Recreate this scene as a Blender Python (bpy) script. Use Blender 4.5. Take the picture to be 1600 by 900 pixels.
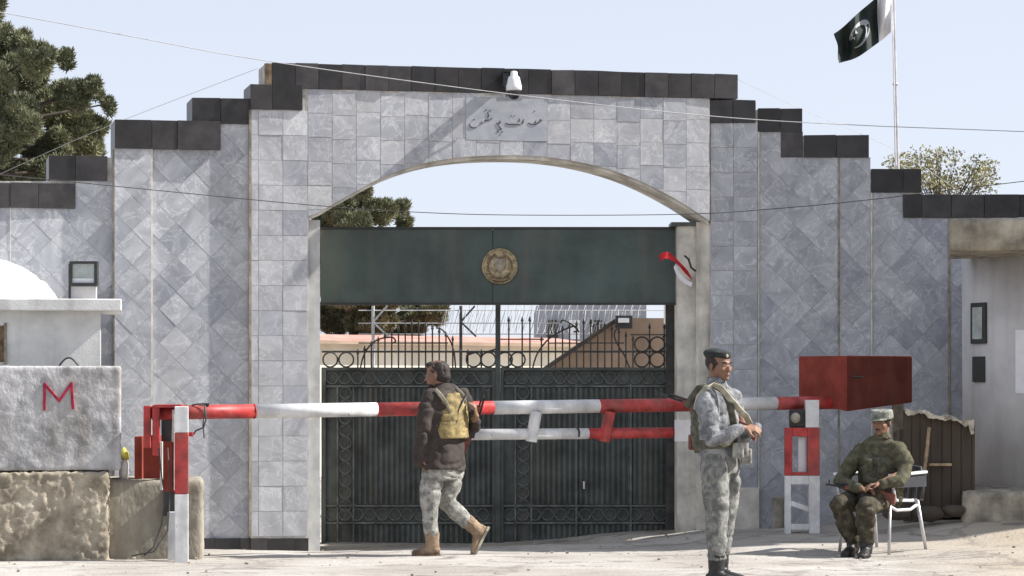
import bpy, bmesh, math, random
from mathutils import Vector, Matrix, noise
random.seed(7)
C = bpy.context.scene.collection
for o in list(bpy.data.objects): bpy.data.objects.remove(o)
sc = bpy.context.scene
R = math.radians
F = 4200.0; HZ = 600.0; CZ = 1.5           # focal length and horizon of the photograph in pixels, eye height

# ------------------------------------------------------------------ camera, sky, sun
cam = bpy.data.cameras.new('camera'); co = bpy.data.objects.new('camera', cam); C.objects.link(co)
co.location = (0, 0, CZ); co.rotation_euler = (R(90), 0, 0)
cam.sensor_width = 36; cam.lens = F / 1600 * 36; cam.shift_y = 150 / 1600
cam.clip_start = 0.5; cam.clip_end = 20000
sc.camera = co
SUN_EL, SUN_AZ = 41.0, 3.0                   # azimuth: degrees from +X towards +Y
w = bpy.data.worlds.new('World'); sc.world = w; w.use_nodes = True
nt = w.node_tree; sky = nt.nodes.new('ShaderNodeTexSky'); sky.sky_type = 'NISHITA'
sky.sun_disc = False; sky.sun_elevation = R(SUN_EL); sky.sun_rotation = R(90 - SUN_AZ)
sky.air_density = 1.0; sky.dust_density = 1.2; sky.ozone_density = 1.0; sky.altitude = 1800
bg = nt.nodes['Background']; bg.inputs[1].default_value = 0.11
hs = nt.nodes.new('ShaderNodeHueSaturation'); hs.inputs['Saturation'].default_value = .42      # thin bright dust haze whitens the whole sky
tn = nt.nodes.new('ShaderNodeMix'); tn.data_type = 'RGBA'; tn.blend_type = 'MULTIPLY'; tn.inputs[0].default_value = 1; tn.inputs[7].default_value = (1.0, .955, .985, 1)
nt.links.new(sky.outputs[0], hs.inputs['Color']); nt.links.new(hs.outputs[0], tn.inputs[6]); hz = nt.nodes.new('ShaderNodeMix'); hz.data_type = 'RGBA'; hz.inputs[0].default_value = .78; hz.inputs[7].default_value = (3.1, 3.42, 4.0, 1)   # the even veil of that haze
nt.links.new(tn.outputs[2], hz.inputs[6]); nt.links.new(hz.outputs[2], bg.inputs[0])
ld = bpy.data.lights.new('sun', 'SUN'); ld.energy = 4.6; ld.angle = R(0.6); ld.color = (1, .96, .91)
lo = bpy.data.objects.new('sun', ld); C.objects.link(lo)
sd = Vector((math.cos(R(SUN_EL)) * math.cos(R(SUN_AZ)), math.cos(R(SUN_EL)) * math.sin(R(SUN_AZ)), math.sin(R(SUN_EL))))
lo.rotation_euler = sd.to_track_quat('Z', 'Y').to_euler(); lo.location = (8, 10, 12)
sc.view_settings.view_transform = 'Standard'; sc.view_settings.look = 'None'
sc.view_settings.exposure = 1.0; sc.view_settings.gamma = 1

# ------------------------------------------------------------------ materials
MATS = {}
def mat(name, col, rough=.7, var=.15, scale=6, bump=.0, bscale=60, metal=0, spec=.5, col2=None, rnd=0, stretch=(1,1,1), detail=6, lo_=.35, hi_=.65, grime=0, chips=None, cthr=.62):
    m = bpy.data.materials.new(name); m.use_nodes = True; t = m.node_tree; N = t.nodes; L = t.links
    b = N['Principled BSDF']; b.inputs['Roughness'].default_value = rough; b.inputs['Metallic'].default_value = metal
    b.inputs['Specular IOR Level'].default_value = spec
    tc = N.new('ShaderNodeTexCoord'); mp = N.new('ShaderNodeMapping'); mp.inputs['Scale'].default_value = stretch
    L.new(tc.outputs['Object'], mp.inputs[0])
    vec = mp.outputs[0]
    oi = N.new('ShaderNodeObjectInfo')
    if rnd:
        vm = N.new('ShaderNodeVectorMath'); vm.operation = 'SCALE'; vm.inputs[0].default_value = (37, 91, 53)
        L.new(oi.outputs['Random'], vm.inputs['Scale'])
        va = N.new('ShaderNodeVectorMath'); va.operation = 'ADD'; L.new(vec, va.inputs[0]); L.new(vm.outputs[0], va.inputs[1]); vec = va.outputs[0]
    n = N.new('ShaderNodeTexNoise'); n.inputs['Scale'].default_value = scale; n.inputs['Detail'].default_value = detail; n.inputs['Roughness'].default_value = .62
    L.new(vec, n.inputs['Vector'])
    r = N.new('ShaderNodeValToRGB'); e = r.color_ramp.elements
    c2 = col2 or tuple(c * (1 - var * 2) for c in col)
    e[0].position = lo_; e[0].color = (*c2, 1); e[1].position = hi_; e[1].color = (*[min(1, c * (1 + var)) for c in col], 1)
    L.new(n.outputs[0], r.inputs[0]); out = r.outputs[0]
    if rnd:
        mr = N.new('ShaderNodeMapRange'); mr.inputs[3].default_value = 1 - rnd; mr.inputs[4].default_value = 1 + rnd
        L.new(oi.outputs['Random'], mr.inputs[0])
        mx = N.new('ShaderNodeVectorMath'); mx.operation = 'SCALE'; L.new(out, mx.inputs[0]); L.new(mr.outputs[0], mx.inputs['Scale']); out = mx.outputs[0]
    if grime:
        g = N.new('ShaderNodeTexNoise'); g.inputs['Scale'].default_value = 1.1; g.inputs['Detail'].default_value = 5
        gm = N.new('ShaderNodeMapping'); gm.inputs['Scale'].default_value = (5, 5, .6); L.new(tc.outputs['Object'], gm.inputs[0]); L.new(gm.outputs[0], g.inputs['Vector'])
        gr = N.new('ShaderNodeMapRange'); gr.inputs[1].default_value = .48; gr.inputs[2].default_value = .72; gr.inputs[3].default_value = 0; gr.inputs[4].default_value = grime
        L.new(g.outputs[0], gr.inputs[0])
        mi = N.new('ShaderNodeMix'); mi.data_type = 'RGBA'; L.new(gr.outputs[0], mi.inputs[0]); L.new(out, mi.inputs[6]); mi.inputs[7].default_value = (.16, .13, .10, 1); out = mi.outputs[2]
    if chips:
        c = N.new('ShaderNodeTexNoise'); c.inputs['Scale'].default_value = 15; c.inputs['Detail'].default_value = 8; c.inputs['Roughness'].default_value = .7; L.new(vec, c.inputs['Vector'])
        cr = N.new('ShaderNodeMapRange'); cr.inputs[1].default_value = cthr; cr.inputs[2].default_value = cthr + .03; L.new(c.outputs[0], cr.inputs[0])
        mi = N.new('ShaderNodeMix'); mi.data_type = 'RGBA'; L.new(cr.outputs[0], mi.inputs[0]); L.new(out, mi.inputs[6]); mi.inputs[7].default_value = (*chips, 1); out = mi.outputs[2]
    L.new(out, b.inputs['Base Color'])
    if bump:
        n2 = N.new('ShaderNodeTexNoise'); n2.inputs['Scale'].default_value = bscale; n2.inputs['Detail'].default_value = 5; L.new(vec, n2.inputs['Vector'])
        bp = N.new('ShaderNodeBump'); bp.inputs['Strength'].default_value = bump; bp.inputs['Distance'].default_value = .01
        L.new(n2.outputs[0], bp.inputs['Height']); L.new(bp.outputs[0], b.inputs['Normal'])
    MATS[name] = m; return m

def marble(name, dark, light, vein, rough=.38, rnd=.16):
    m = bpy.data.materials.new(name); m.use_nodes = True; t = m.node_tree; N = t.nodes; L = t.links
    b = N['Principled BSDF']; b.inputs['Roughness'].default_value = rough
    tc = N.new('ShaderNodeTexCoord'); oi = N.new('ShaderNodeObjectInfo')
    rot = N.new('ShaderNodeVectorRotate'); rot.rotation_type = 'AXIS_ANGLE'; rot.inputs['Axis'].default_value = (0.1, 1, .1)
    ml = N.new('ShaderNodeMath'); ml.operation = 'MULTIPLY'; ml.inputs[1].default_value = 44; L.new(oi.outputs['Random'], ml.inputs[0])
    L.new(tc.outputs['Object'], rot.inputs['Vector']); L.new(ml.outputs[0], rot.inputs['Angle'])
    vm = N.new('ShaderNodeVectorMath'); vm.operation = 'SCALE'; vm.inputs[0].default_value = (67, 31, 83); L.new(oi.outputs['Random'], vm.inputs['Scale'])
    va = N.new('ShaderNodeVectorMath'); va.operation = 'ADD'; L.new(rot.outputs[0], va.inputs[0]); L.new(vm.outputs[0], va.inputs[1])
    mp = N.new('ShaderNodeMapping'); mp.inputs['Scale'].default_value = (1, 1, .38); L.new(va.outputs[0], mp.inputs[0])
    n = N.new('ShaderNodeTexNoise'); n.inputs['Scale'].default_value = 6; n.inputs['Detail'].default_value = 10; n.inputs['Distortion'].default_value = .5; n.inputs['Roughness'].default_value = .68
    L.new(mp.outputs[0], n.inputs['Vector'])
    r = N.new('ShaderNodeValToRGB'); e = r.color_ramp.elements; e[0].position = .34; e[0].color = (*dark, 1); e[1].position = .66; e[1].color = (*light, 1)
    L.new(n.outputs[0], r.inputs[0])
    n2 = N.new('ShaderNodeTexNoise'); n2.inputs['Scale'].default_value = 4.2; n2.inputs['Detail'].default_value = 9; n2.inputs['Distortion'].default_value = .9; n2.inputs['Roughness'].default_value = .62
    L.new(va.outputs[0], n2.inputs['Vector'])
    s = N.new('ShaderNodeMath'); s.operation = 'SUBTRACT'; s.inputs[1].default_value = .5; L.new(n2.outputs[0], s.inputs[0])
    a = N.new('ShaderNodeMath'); a.operation = 'ABSOLUTE'; L.new(s.outputs[0], a.inputs[0])
    mr = N.new('ShaderNodeMapRange'); mr.inputs[1].default_value = 0; mr.inputs[2].default_value = .022; mr.inputs[3].default_value = .55; mr.inputs[4].default_value = 0
    L.new(a.outputs[0], mr.inputs[0])
    mi = N.new('ShaderNodeMix'); mi.data_type = 'RGBA'; L.new(mr.outputs[0], mi.inputs[0]); L.new(r.outputs[0], mi.inputs[6]); mi.inputs[7].default_value = (*vein, 1)
    # tile tone: mostly mid, a few dark
    cr = N.new('ShaderNodeValToRGB'); ce = cr.color_ramp.elements; cr.color_ramp.interpolation = 'LINEAR'
    ce[0].position = 0; ce[0].color = (.72, .73, .77, 1); ce[1].position = 1; ce[1].color = (1 + rnd, 1 + rnd, 1 + rnd * .9, 1)
    k = ce.new(.07); k.color = (.82, .83, .86, 1); k = ce.new(.12); k.color = (1 - rnd, 1 - rnd, 1 - rnd * .9, 1)
    L.new(oi.outputs['Random'], cr.inputs[0])
    mm = N.new('ShaderNodeMix'); mm.data_type = 'RGBA'; mm.blend_type = 'MULTIPLY'; mm.inputs[0].default_value = 1; L.new(mi.outputs[2], mm.inputs[6]); L.new(cr.outputs[0], mm.inputs[7])
    # large stains running down the wall, in world space
    geo = N.new('ShaderNodeNewGeometry'); gm = N.new('ShaderNodeMapping'); gm.inputs['Scale'].default_value = (2.2, 2.2, .7); L.new(geo.outputs['Position'], gm.inputs[0])
    gn = N.new('ShaderNodeTexNoise'); gn.inputs['Scale'].default_value = 1; gn.inputs['Detail'].default_value = 5; L.new(gm.outputs[0], gn.inputs['Vector'])
    gr = N.new('ShaderNodeMapRange'); gr.inputs[1].default_value = .5; gr.inputs[2].default_value = .8; gr.inputs[3].default_value = 0; gr.inputs[4].default_value = .45; L.new(gn.outputs[0], gr.inputs[0])
    gx = N.new('ShaderNodeMix'); gx.data_type = 'RGBA'; L.new(gr.outputs[0], gx.inputs[0]); L.new(mm.outputs[2], gx.inputs[6]); gx.inputs[7].default_value = (.36, .345, .325, 1)
    L.new(gx.outputs[2], b.inputs['Base Color'])
    MATS[name] = m; return m

def camo(name, cols, scale=16, bump=.35):
    m = bpy.data.materials.new(name); m.use_nodes = True; t = m.node_tree; N = t.nodes; L = t.links
    b = N['Principled BSDF']; b.inputs['Roughness'].default_value = .95; b.inputs['Specular IOR Level'].default_value = .1
    tc = N.new('ShaderNodeTexCoord')
    q = N.new('ShaderNodeVectorMath'); q.operation = 'SNAP'; q.inputs[1].default_value = (.012, .012, .012); L.new(tc.outputs['Object'], q.inputs[0])
    n = N.new('ShaderNodeTexNoise'); n.inputs['Scale'].default_value = scale; n.inputs['Detail'].default_value = 3; L.new(q.outputs[0], n.inputs['Vector'])
    r = N.new('ShaderNodeValToRGB'); r.color_ramp.interpolation = 'CONSTANT'; e = r.color_ramp.elements
    e[0].position = 0; e[0].color = (*cols[0], 1); e[1].position = .42; e[1].color = (*cols[1], 1)
    for p, c in ((.50, cols[2]), (.58, cols[3])): k = e.new(p); k.color = (*c, 1)
    L.new(n.outputs[0], r.inputs[0]); L.new(r.outputs[0], b.inputs['Base Color'])
    n2 = N.new('ShaderNodeTexNoise'); n2.inputs['Scale'].default_value = 24; n2.inputs['Detail'].default_value = 4; n2.inputs['Distortion'].default_value = .6; L.new(tc.outputs['Object'], n2.inputs['Vector'])
    bp = N.new('ShaderNodeBump'); bp.inputs['Strength'].default_value = bump; bp.inputs['Distance'].default_value = .03
    L.new(n2.outputs[0], bp.inputs['Height']); L.new(bp.outputs[0], b.inputs['Normal'])
    MATS[name] = m; return m

marble('marble', (.295, .305, .335), (.465, .475, .505), (.68, .69, .71), rough=.5, rnd=.13)
marble('marble_pale', (.35, .355, .375), (.52, .525, .545), (.68, .685, .70), rough=.5, rnd=.12)
marble('plaque', (.30, .32, .36), (.40, .415, .45), (.46, .47, .50), rough=.5, rnd=.02)
mat('black_granite', (.043, .039, .040), .36, .22, 5, rnd=.45, spec=.4, bump=.1)
mat('grout', (.56, .54, .50), .9, .2, 7, bump=.3)
mat('off_white', (.62, .60, .56), .8, .15, 9)
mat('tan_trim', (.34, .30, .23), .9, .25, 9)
mat('plaster_brown', (.20, .14, .09), .95, .3, 5, bump=.3)
mat('cream_plaster', (.68, .645, .57), .9, .18, 3, bump=.2, grime=.55)
mat('white_post', (.50, .50, .49), .8, .12, 4, grime=.4)
mat('panel_green', (.058, .086, .080), .42, .22, 1.6, spec=.5, grime=.25, chips=(.12, .12, .11), cthr=.68)
mat('gate_green', (.076, .088, .082), .5, .3, 3, spec=.4, bump=.15, grime=.3, chips=(.11, .085, .065), cthr=.66)
mat('gate_trim', (.115, .128, .120), .42, .3, 6)
mat('iron', (.045, .044, .042), .55, .3, 8)
mat('brass', (.42, .34, .20), .42, .3, 18, metal=.35)
mat('brass_dark', (.27, .20, .12), .5, .3, 18, metal=.3)
mat('silver', (.34, .29, .23), .4, .2, 18, metal=.3)
mat('red_paint', (.42, .040, .038), .5, .25, 7, spec=.4, grime=.45, chips=(.16, .10, .08))
mat('white_paint', (.68, .68, .68), .5, .10, 7, spec=.4, grime=.35, chips=(.24, .20, .17), cthr=.64)
mat('dark_red', (.23, .046, .033), .8, .14, 4, grime=.12, chips=(.09, .05, .04), cthr=.70, spec=.15, bump=.15, bscale=8)
mat('dark_red_shaded', (.098, .026, .020), .8, .14, 4, grime=.1, chips=(.06, .04, .03), cthr=.70, spec=.12, bump=.15, bscale=8)  # darker copy of the box red, carries the shade of its right face
mat('concrete', (.43, .425, .43), .92, .22, 5, bump=.7, bscale=40, stretch=(1, 1, .8), grime=.45)
mat('concrete_tan', (.34, .31, .25), .95, .28, 4, bump=.7, bscale=25, grime=.55)
mat('low_stone', (.31, .285, .23), .95, .2, 4, bump=.8, bscale=30, grime=.5, stretch=(1, 1, .5))
mat('rough_stone', (.40, .355, .28), .97, .3, 5, bump=1, bscale=22, col2=(.19, .16, .115), grime=.6)
mat('white_plaster', (.66, .66, .64), .85, .1, 3, bump=.25, grime=.35)
mat('canvas_white', (.60, .60, .59), .8, .04, 3)
mat('guard_paint', (.60, .585, .585), .7, .08, 2, bump=.1, grime=.2)
mat('dark_frame', (.03, .03, .03), .5, .2, 9)
mat('dusty_glass', (.42, .47, .45), .25, .15, 7, spec=.7)
mat('paper', (.78, .79, .82), .8, .03, 9)
mat('graffiti', (.40, .025, .06), .9, .25, 30)
mat('cctv_white', (.75, .75, .76), .3, .04, 9)
mat('cctv_dark', (.02, .02, .022), .15, .1, 9)
mat('wire_black', (.05, .05, .05), .6, .1, 9)
mat('wire_light', (.44, .44, .44), .6, .1, 9)
mat('flag_green', (.012, .022, .019), .8, .15, 12, bump=.1)
mat('emblem_grey', (.36, .37, .38), .8, .05, 12)
mat('script_grey', (.10, .10, .11), .8, .1, 12)
mat('flag_white', (.75, .74, .76), .8, .05, 12)
mat('steel', (.55, .55, .56), .35, .1, 12, metal=.5)
mat('wood_dark', (.066, .050, .037), .9, .15, 5, stretch=(1, 1, .2), bump=.4)
mat('wood_light', (.34, .25, .15), .85, .3, 12)
mat('tarp', (.50, .45, .36), .9, .35, 12, bump=.6)
mat('far_cream', (.84, .79, .66), .9, .1, 1)
mat('far_pink', (.50, .26, .21), .9, .15, 2)
mat('far_brown', (.33, .24, .175), .9, .12, 2)
mat('far_grey', (.30, .32, .37), .9, .12, 2)
mat('bark', (.055, .042, .032), .95, .3, 8, bump=.6)
mat('pine_needles', (.185, .19, .105), .85, .2, 1.2, rnd=0, col2=(.095, .108, .065))
mat('leaf', (.26, .25, .13), .7, .3, 2)
mat('skin', (.235, .128, .082), .55, .12, 14, spec=.35)
mat('hair', (.032, .022, .018), .75, .3, 40, bump=.4)
mat('eye_white', (.45, .42, .40), .3, .02, 9)
mat('lip', (.24, .10, .08), .6, .05, 9)
mat('jacket_brown', (.046, .034, .029), .9, .2, 9, bump=.5, bscale=18)
mat('vest_tan', (.27, .205, .085), .85, .3, 14, bump=.6, bscale=30)
mat('vest_olive', (.10, .095, .068), .9, .3, 14, bump=.6, bscale=30)
mat('strap_tan', (.40, .37, .28), .85, .2, 14)
mat('boot_tan', (.24, .165, .105), .8, .3, 12, bump=.4, bscale=30)
mat('boot_black', (.018, .017, .017), .5, .3, 12, bump=.3)
mat('shoe_sole', (.10, .08, .06), .9, .2, 12)
mat('beret', (.022, .026, .026), .95, .3, 12, bump=.3)
mat('gun_metal', (.03, .03, .032), .4, .2, 12, metal=.5)
mat('gun_wood', (.17, .045, .025), .45, .3, 20)
mat('chair_white', (.62, .62, .64), .35, .05, 5)
mat('chair_dark', (.035, .037, .045), .6, .2, 5)
mat('bottle', (.75, .74, .68), .35, .1, 9)
mat('yellow', (.55, .50, .08), .5, .1, 9)
mat('red_cloth', (.55, .02, .03), .8, .2, 12, bump=.3)
camo('camo_grey', [(.125, .13, .14), (.175, .18, .19), (.225, .23, .24), (.285, .29, .295)])
camo('camo_light', [(.17, .165, .155), (.23, .225, .205), (.29, .285, .26), (.37, .36, .33)])
camo('camo_olive', [(.066, .063, .043), (.08, .076, .05), (.095, .09, .06), (.12, .112, .076)], scale=20)
camo('camo_cap', [(.13, .135, .115), (.18, .19, .16), (.22, .23, .20), (.28, .29, .255)], scale=25)
camo('camo_dark', [(.048, .042, .032), (.060, .052, .039), (.074, .065, .047), (.10, .088, .062)], scale=16)
camo('camo_trousers', [(.13, .13, .123), (.17, .17, .16), (.21, .21, .197), (.27, .265, .245)], scale=19)

# ------------------------------------------------------------------ helpers
def link(o): C.objects.link(o); return o
class MB:
    def __init__(s): s.v = []; s.f = []; s.sm = False
    def add(s, vs, fs):
        k = len(s.v); s.v += [tuple(p) for p in vs]; s.f += [tuple(i + k for i in f) for f in fs]; return s
    def box(s, x0, x1, y0, y1, z0, z1, M=None):
        vs = [Vector((x, y, z)) for z in (z0, z1) for y in (y0, y1) for x in (x0, x1)]
        if M: vs = [M @ p for p in vs]
        return s.add(vs, [(0, 2, 3, 1), (4, 5, 7, 6), (0, 1, 5, 4), (2, 6, 7, 3), (0, 4, 6, 2), (1, 3, 7, 5)])
    def prism(s, front, back):
        n = len(front); return s.add(list(front) + list(back), [tuple(range(n)), tuple(range(2 * n - 1, n - 1, -1))] + [(i, i + n, (i + 1) % n + n, (i + 1) % n) for i in range(n)])
    def tube(s, pts, r, n=8, cap=True, closed=False):
        pts = [Vector(p) for p in pts]; m = len(pts); rings = []; k = len(s.v); up = None
        rr = r if isinstance(r, (list, tuple)) else [r] * m
        for i, p in enumerate(pts):
            if closed: d = pts[(i + 1) % m] - pts[i - 1]
            else: d = pts[min(i + 1, m - 1)] - pts[max(i - 1, 0)]
            d.normalize()
            if up is None: up = Vector((0, 0, 1)) if abs(d.z) < .9 else Vector((1, 0, 0))
            a = up - d * up.dot(d); a.normalize(); b = d.cross(a); up = a
            for j in range(n):
                t = 2 * math.pi * j / n; s.v.append(tuple(p + (a * math.cos(t) + b * math.sin(t)) * rr[i]))
        for i in range(m if closed else m - 1):
            i2 = (i + 1) % m
            for j in range(n): s.f.append((k + i * n + j, k + i * n + (j + 1) % n, k + i2 * n + (j + 1) % n, k + i2 * n + j))
        if cap and not closed: s.f.append(tuple(k + j for j in reversed(range(n)))); s.f.append(tuple(k + (m - 1) * n + j for j in range(n)))
        return s
    def ell(s, c, r, M=None, n=16, m=10):
        c = Vector(c); k = len(s.v); M = M or Matrix.Identity(3)
        s.v.append(tuple(c + M @ Vector((0, 0, r[2]))))
        for i in range(1, m):
            a = math.pi * i / m
            for j in range(n):
                t = 2 * math.pi * j / n; s.v.append(tuple(c + M @ Vector((r[0] * math.sin(a) * math.cos(t), r[1] * math.sin(a) * math.sin(t), r[2] * math.cos(a)))))
        s.v.append(tuple(c + M @ Vector((0, 0, -r[2]))))
        for j in range(n): s.f.append((k, k + 1 + j, k + 1 + (j + 1) % n))
        for i in range(m - 2):
            for j in range(n): a = k + 1 + i * n; s.f.append((a + j, a + n + j, a + n + (j + 1) % n, a + (j + 1) % n))
        e = k + 1 + (m - 1) * n; a = e - n
        for j in range(n): s.f.append((a + j, e, a + (j + 1) % n))
        return s
    def build(s, name, m, parent=None, smooth=False, bevel=0):
        me = bpy.data.meshes.new(name); off = Vector(parent.location) if parent is not None and parent.parent is None else Vector((0, 0, 0))
        if parent is not None and parent.parent is not None: off = Vector(parent.location) + Vector(parent.parent.location)
        vs = [tuple(Vector(p) - off) for p in s.v]
        me.from_pydata(vs, [], s.f); me.materials.append(MATS[m]); me.update()
        bm = bmesh.new(); bm.from_mesh(me); bmesh.ops.recalc_face_normals(bm, faces=bm.faces); bm.to_mesh(me); bm.free()
        if smooth:
            for p in me.polygons: p.use_smooth = True
        o = bpy.data.objects.new(name, me); link(o)
        if parent is not None: o.parent = parent
        if bevel:
            b = o.modifiers.new('bevel', 'BEVEL'); b.width = bevel; b.segments = 2; b.limit_method = 'ANGLE'; b.angle_limit = R(40)
        return o
def tag(o, label=None, cat=None, group=None, kind=None):
    for k, v in (('label', label), ('category', cat), ('group', group), ('kind', kind)):
        if v: o[k] = v
    if cat and not kind: o['kind'] = 'thing'
    return o
def thing(name, label, cat, loc, group=None):
    o = bpy.data.objects.new(name, None); o.empty_display_size = .2; link(o); o.location = loc; return tag(o, label, cat, group)
def at(u, v, Y): return Vector(((u - 800) / F * Y, Y, CZ + (HZ - v) / F * Y))
def X_(u, Y): return (u - 800) / F * Y
def Z_(v, Y): return CZ + (HZ - v) / F * Y
def ubox(mb, u0, u1, v0, v1, Y, d, yaw=0, pu=None):       # box whose front face at distance Y covers that stretch
    M = None
    if yaw: q = Vector((X_(pu if pu is not None else u1, Y), Y, 0)); M = Matrix.Translation(q) @ Matrix.Rotation(R(yaw), 4, 'Z') @ Matrix.Translation(-q)
    return mb.box(X_(u0, Y), X_(u1, Y), Y, Y + d, Z_(v1, Y), Z_(v0, Y), M)

# ------------------------------------------------------------------ ground
CP = [(p.x, p.y, p.z) for p in [at(500, 867, 27.2), at(350, 870, 26.9), at(775, 864, 27.8), at(900, 854, 27.9), at(1020, 834, 28.2), at(1110, 826, 28), at(1200, 826, 28), at(1300, 824, 28), at(1450, 800, 28), at(1600, 775, 28),
      at(1540, 812, 25.4), at(1600, 806, 25.4), at(1440, 856, 23.9), at(1600, 858, 23), at(1255, 832, 25.4), at(0, 866, 23.6), at(318, 868, 23.6), at(690, 868, 23.5), at(960, 858, 24.6), at(1370, 870, 23.3), at(1600, 892, 21.5), at(1475, 800, 26.0)]]
CP += [(x, y, 0.0) for y in (0, 8, 14, 18, 21.3) for x in (-6, -3, 0, 3, 5)] + [(x, 34, -.1) for x in (-6, -2, 2, 6)] + [(-8, 24, 0), (-12, 28, 0), (12, 26, .3), (10, 20, 0.05), (14, 34, .2)]
def gz(x, y):
    a = b = 0
    for px, py, pz in CP:
        d = ((x - px) ** 2 + (y - py) ** 2) + .05; wgt = 1 / d ** 1.8; a += wgt * pz; b += wgt
    return a / b
def axis(lo, hi, step, ext):
    out = []; x = lo
    while x <= hi + 1e-6: out.append(x); x += step
    return [lo - e for e in reversed(ext)] + out + [hi + e for e in ext]
EXT = [.5, 1.5, 4, 10, 30, 90, 300, 1200, 5000]
xs = axis(-5.5, 6.5, .09, EXT); ys = axis(18.0, 28.8, .06, EXT); ys = [y for y in ys if y < 18] + [y for y in ys if y >= 18]
V = []
for y in ys:
    for x in xs:
        z = gz(max(-12, min(12, x)), max(0, min(36, y)))
        if -6 < x < 7 and 17 < y < 29:
            n1 = noise.noise(Vector((x * .9, y * 1.3, 3))); n2 = noise.noise(Vector((x * 3.1, y * 4, 8))); n3 = noise.noise(Vector((x * 9, y * 9, 1)))
            z += .012 * n1 + .007 * n2 + .0035 * n3
        V.append((x, y, z))
nx = len(xs); Fc = [(j * nx + i, j * nx + i + 1, (j + 1) * nx + i + 1, (j + 1) * nx + i) for j in range(len(ys) - 1) for i in range(nx - 1)]
gm_ = MB(); gm_.v = V; gm_.f = Fc
def ground_mat():
    m = bpy.data.materials.new('ground'); m.use_nodes = True; t = m.node_tree; N = t.nodes; L = t.links; b = N['Principled BSDF']
    b.inputs['Roughness'].default_value = .95; b.inputs['Specular IOR Level'].default_value = .2
    tc = N.new('ShaderNodeTexCoord')
    def nz(s, d=6, dist=0, sc_=(1, 1, 1)):
        mp = N.new('ShaderNodeMapping'); mp.inputs['Scale'].default_value = sc_; L.new(tc.outputs['Object'], mp.inputs[0])
        n = N.new('ShaderNodeTexNoise'); n.inputs['Scale'].default_value = s; n.inputs['Detail'].default_value = d; n.inputs['Distortion'].default_value = dist; L.new(mp.outputs[0], n.inputs['Vector']); return n.outputs[0]
    def ramp(i, p0, c0, p1, c1):
        r = N.new('ShaderNodeValToRGB'); e = r.color_ramp.elements; e[0].position = p0; e[0].color = (*c0, 1); e[1].position = p1; e[1].color = (*c1, 1); L.new(i, r.inputs[0]); return r.outputs[0]
    base = ramp(nz(.9, 8, .4), .35, (.30, .275, .245), .65, (.42, .40, .37))
    sep = N.new('ShaderNodeSeparateXYZ'); L.new(tc.outputs['Object'], sep.inputs[0])
    # browner, even tone blended in towards the right
    fx = N.new('ShaderNodeMapRange'); fx.inputs[1].default_value = 3.0; fx.inputs[2].default_value = 5.0; L.new(sep.outputs[0], fx.inputs[0])
    mx = N.new('ShaderNodeMix'); mx.data_type = 'RGBA'; L.new(fx.outputs[0], mx.inputs[0]); L.new(base, mx.inputs[6]); mx.inputs[7].default_value = (.36, .30, .225, 1)
    # cracks / old asphalt showing
    ck = ramp(nz(2.2, 9, 1.2, (1, 2.2, 1)), .60, (0, 0, 0), .66, (1, 1, 1))
    m2 = N.new('ShaderNodeMix'); m2.data_type = 'RGBA'; L.new(mx.outputs[2], m2.inputs[6]); m2.inputs[7].default_value = (.16, .14, .125, 1)
    mu = N.new('ShaderNodeMath'); mu.operation = 'MULTIPLY'; mu.inputs[1].default_value = .75; L.new(ck, mu.inputs[0]); L.new(mu.outputs[0], m2.inputs[0])
    stq = ramp(nz(1.6, 8, .8, (.35, 3.2, 1)), .56, (0, 0, 0), .66, (1, 1, 1)); m4 = N.new('ShaderNodeMix'); m4.data_type = 'RGBA'; L.new(m2.outputs[2], m4.inputs[6]); m4.inputs[7].default_value = (.20, .18, .165, 1); mw = N.new('ShaderNodeMath'); mw.operation = 'MULTIPLY'; mw.inputs[1].default_value = .6; L.new(stq, mw.inputs[0]); L.new(mw.outputs[0], m4.inputs[0]); m2 = m4
    vo = N.new('ShaderNodeTexVoronoi'); vo.feature = 'DISTANCE_TO_EDGE'; vo.inputs['Scale'].default_value = .62
    wn = N.new('ShaderNodeTexNoise'); wn.inputs['Scale'].default_value = 2.5; wn.inputs['Detail'].default_value = 6; L.new(tc.outputs['Object'], wn.inputs['Vector'])
    wm = N.new('ShaderNodeMix'); wm.data_type = 'RGBA'; wm.blend_type = 'ADD'; wm.inputs[0].default_value = .9; L.new(tc.outputs['Object'], wm.inputs[6]); L.new(wn.outputs['Color'], wm.inputs[7]); L.new(wm.outputs[2], vo.inputs['Vector'])
    ce_ = N.new('ShaderNodeMapRange'); ce_.inputs[1].default_value = .012; ce_.inputs[2].default_value = .03; ce_.inputs[3].default_value = .35; ce_.inputs[4].default_value = 0; L.new(vo.outputs['Distance'], ce_.inputs[0])
    m5 = N.new('ShaderNodeMix'); m5.data_type = 'RGBA'; L.new(ce_.outputs[0], m5.inputs[0]); L.new(m2.outputs[2], m5.inputs[6]); m5.inputs[7].default_value = (.12, .10, .09, 1); m2 = m5
    sp = ramp(nz(38, 4), .66, (0, 0, 0), .7, (1, 1, 1)); m3 = N.new('ShaderNodeMix'); m3.data_type = 'RGBA'; L.new(m2.outputs[2], m3.inputs[6]); m3.inputs[7].default_value = (.13, .11, .10, 1)
    mv = N.new('ShaderNodeMath'); mv.operation = 'MULTIPLY'; mv.inputs[1].default_value = .6; L.new(sp, mv.inputs[0]); L.new(mv.outputs[0], m3.inputs[0])
    L.new(m3.outputs[2], b.inputs['Base Color'])
    bp = N.new('ShaderNodeBump'); bp.inputs['Strength'].default_value = .5; bp.inputs['Distance'].default_value = .02; L.new(nz(26, 6), bp.inputs['Height']); L.new(bp.outputs[0], b.inputs['Normal'])
    MATS['ground'] = m
ground_mat()
g = gm_.build('ground', 'ground', smooth=True); tag(g, kind='structure')

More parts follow.
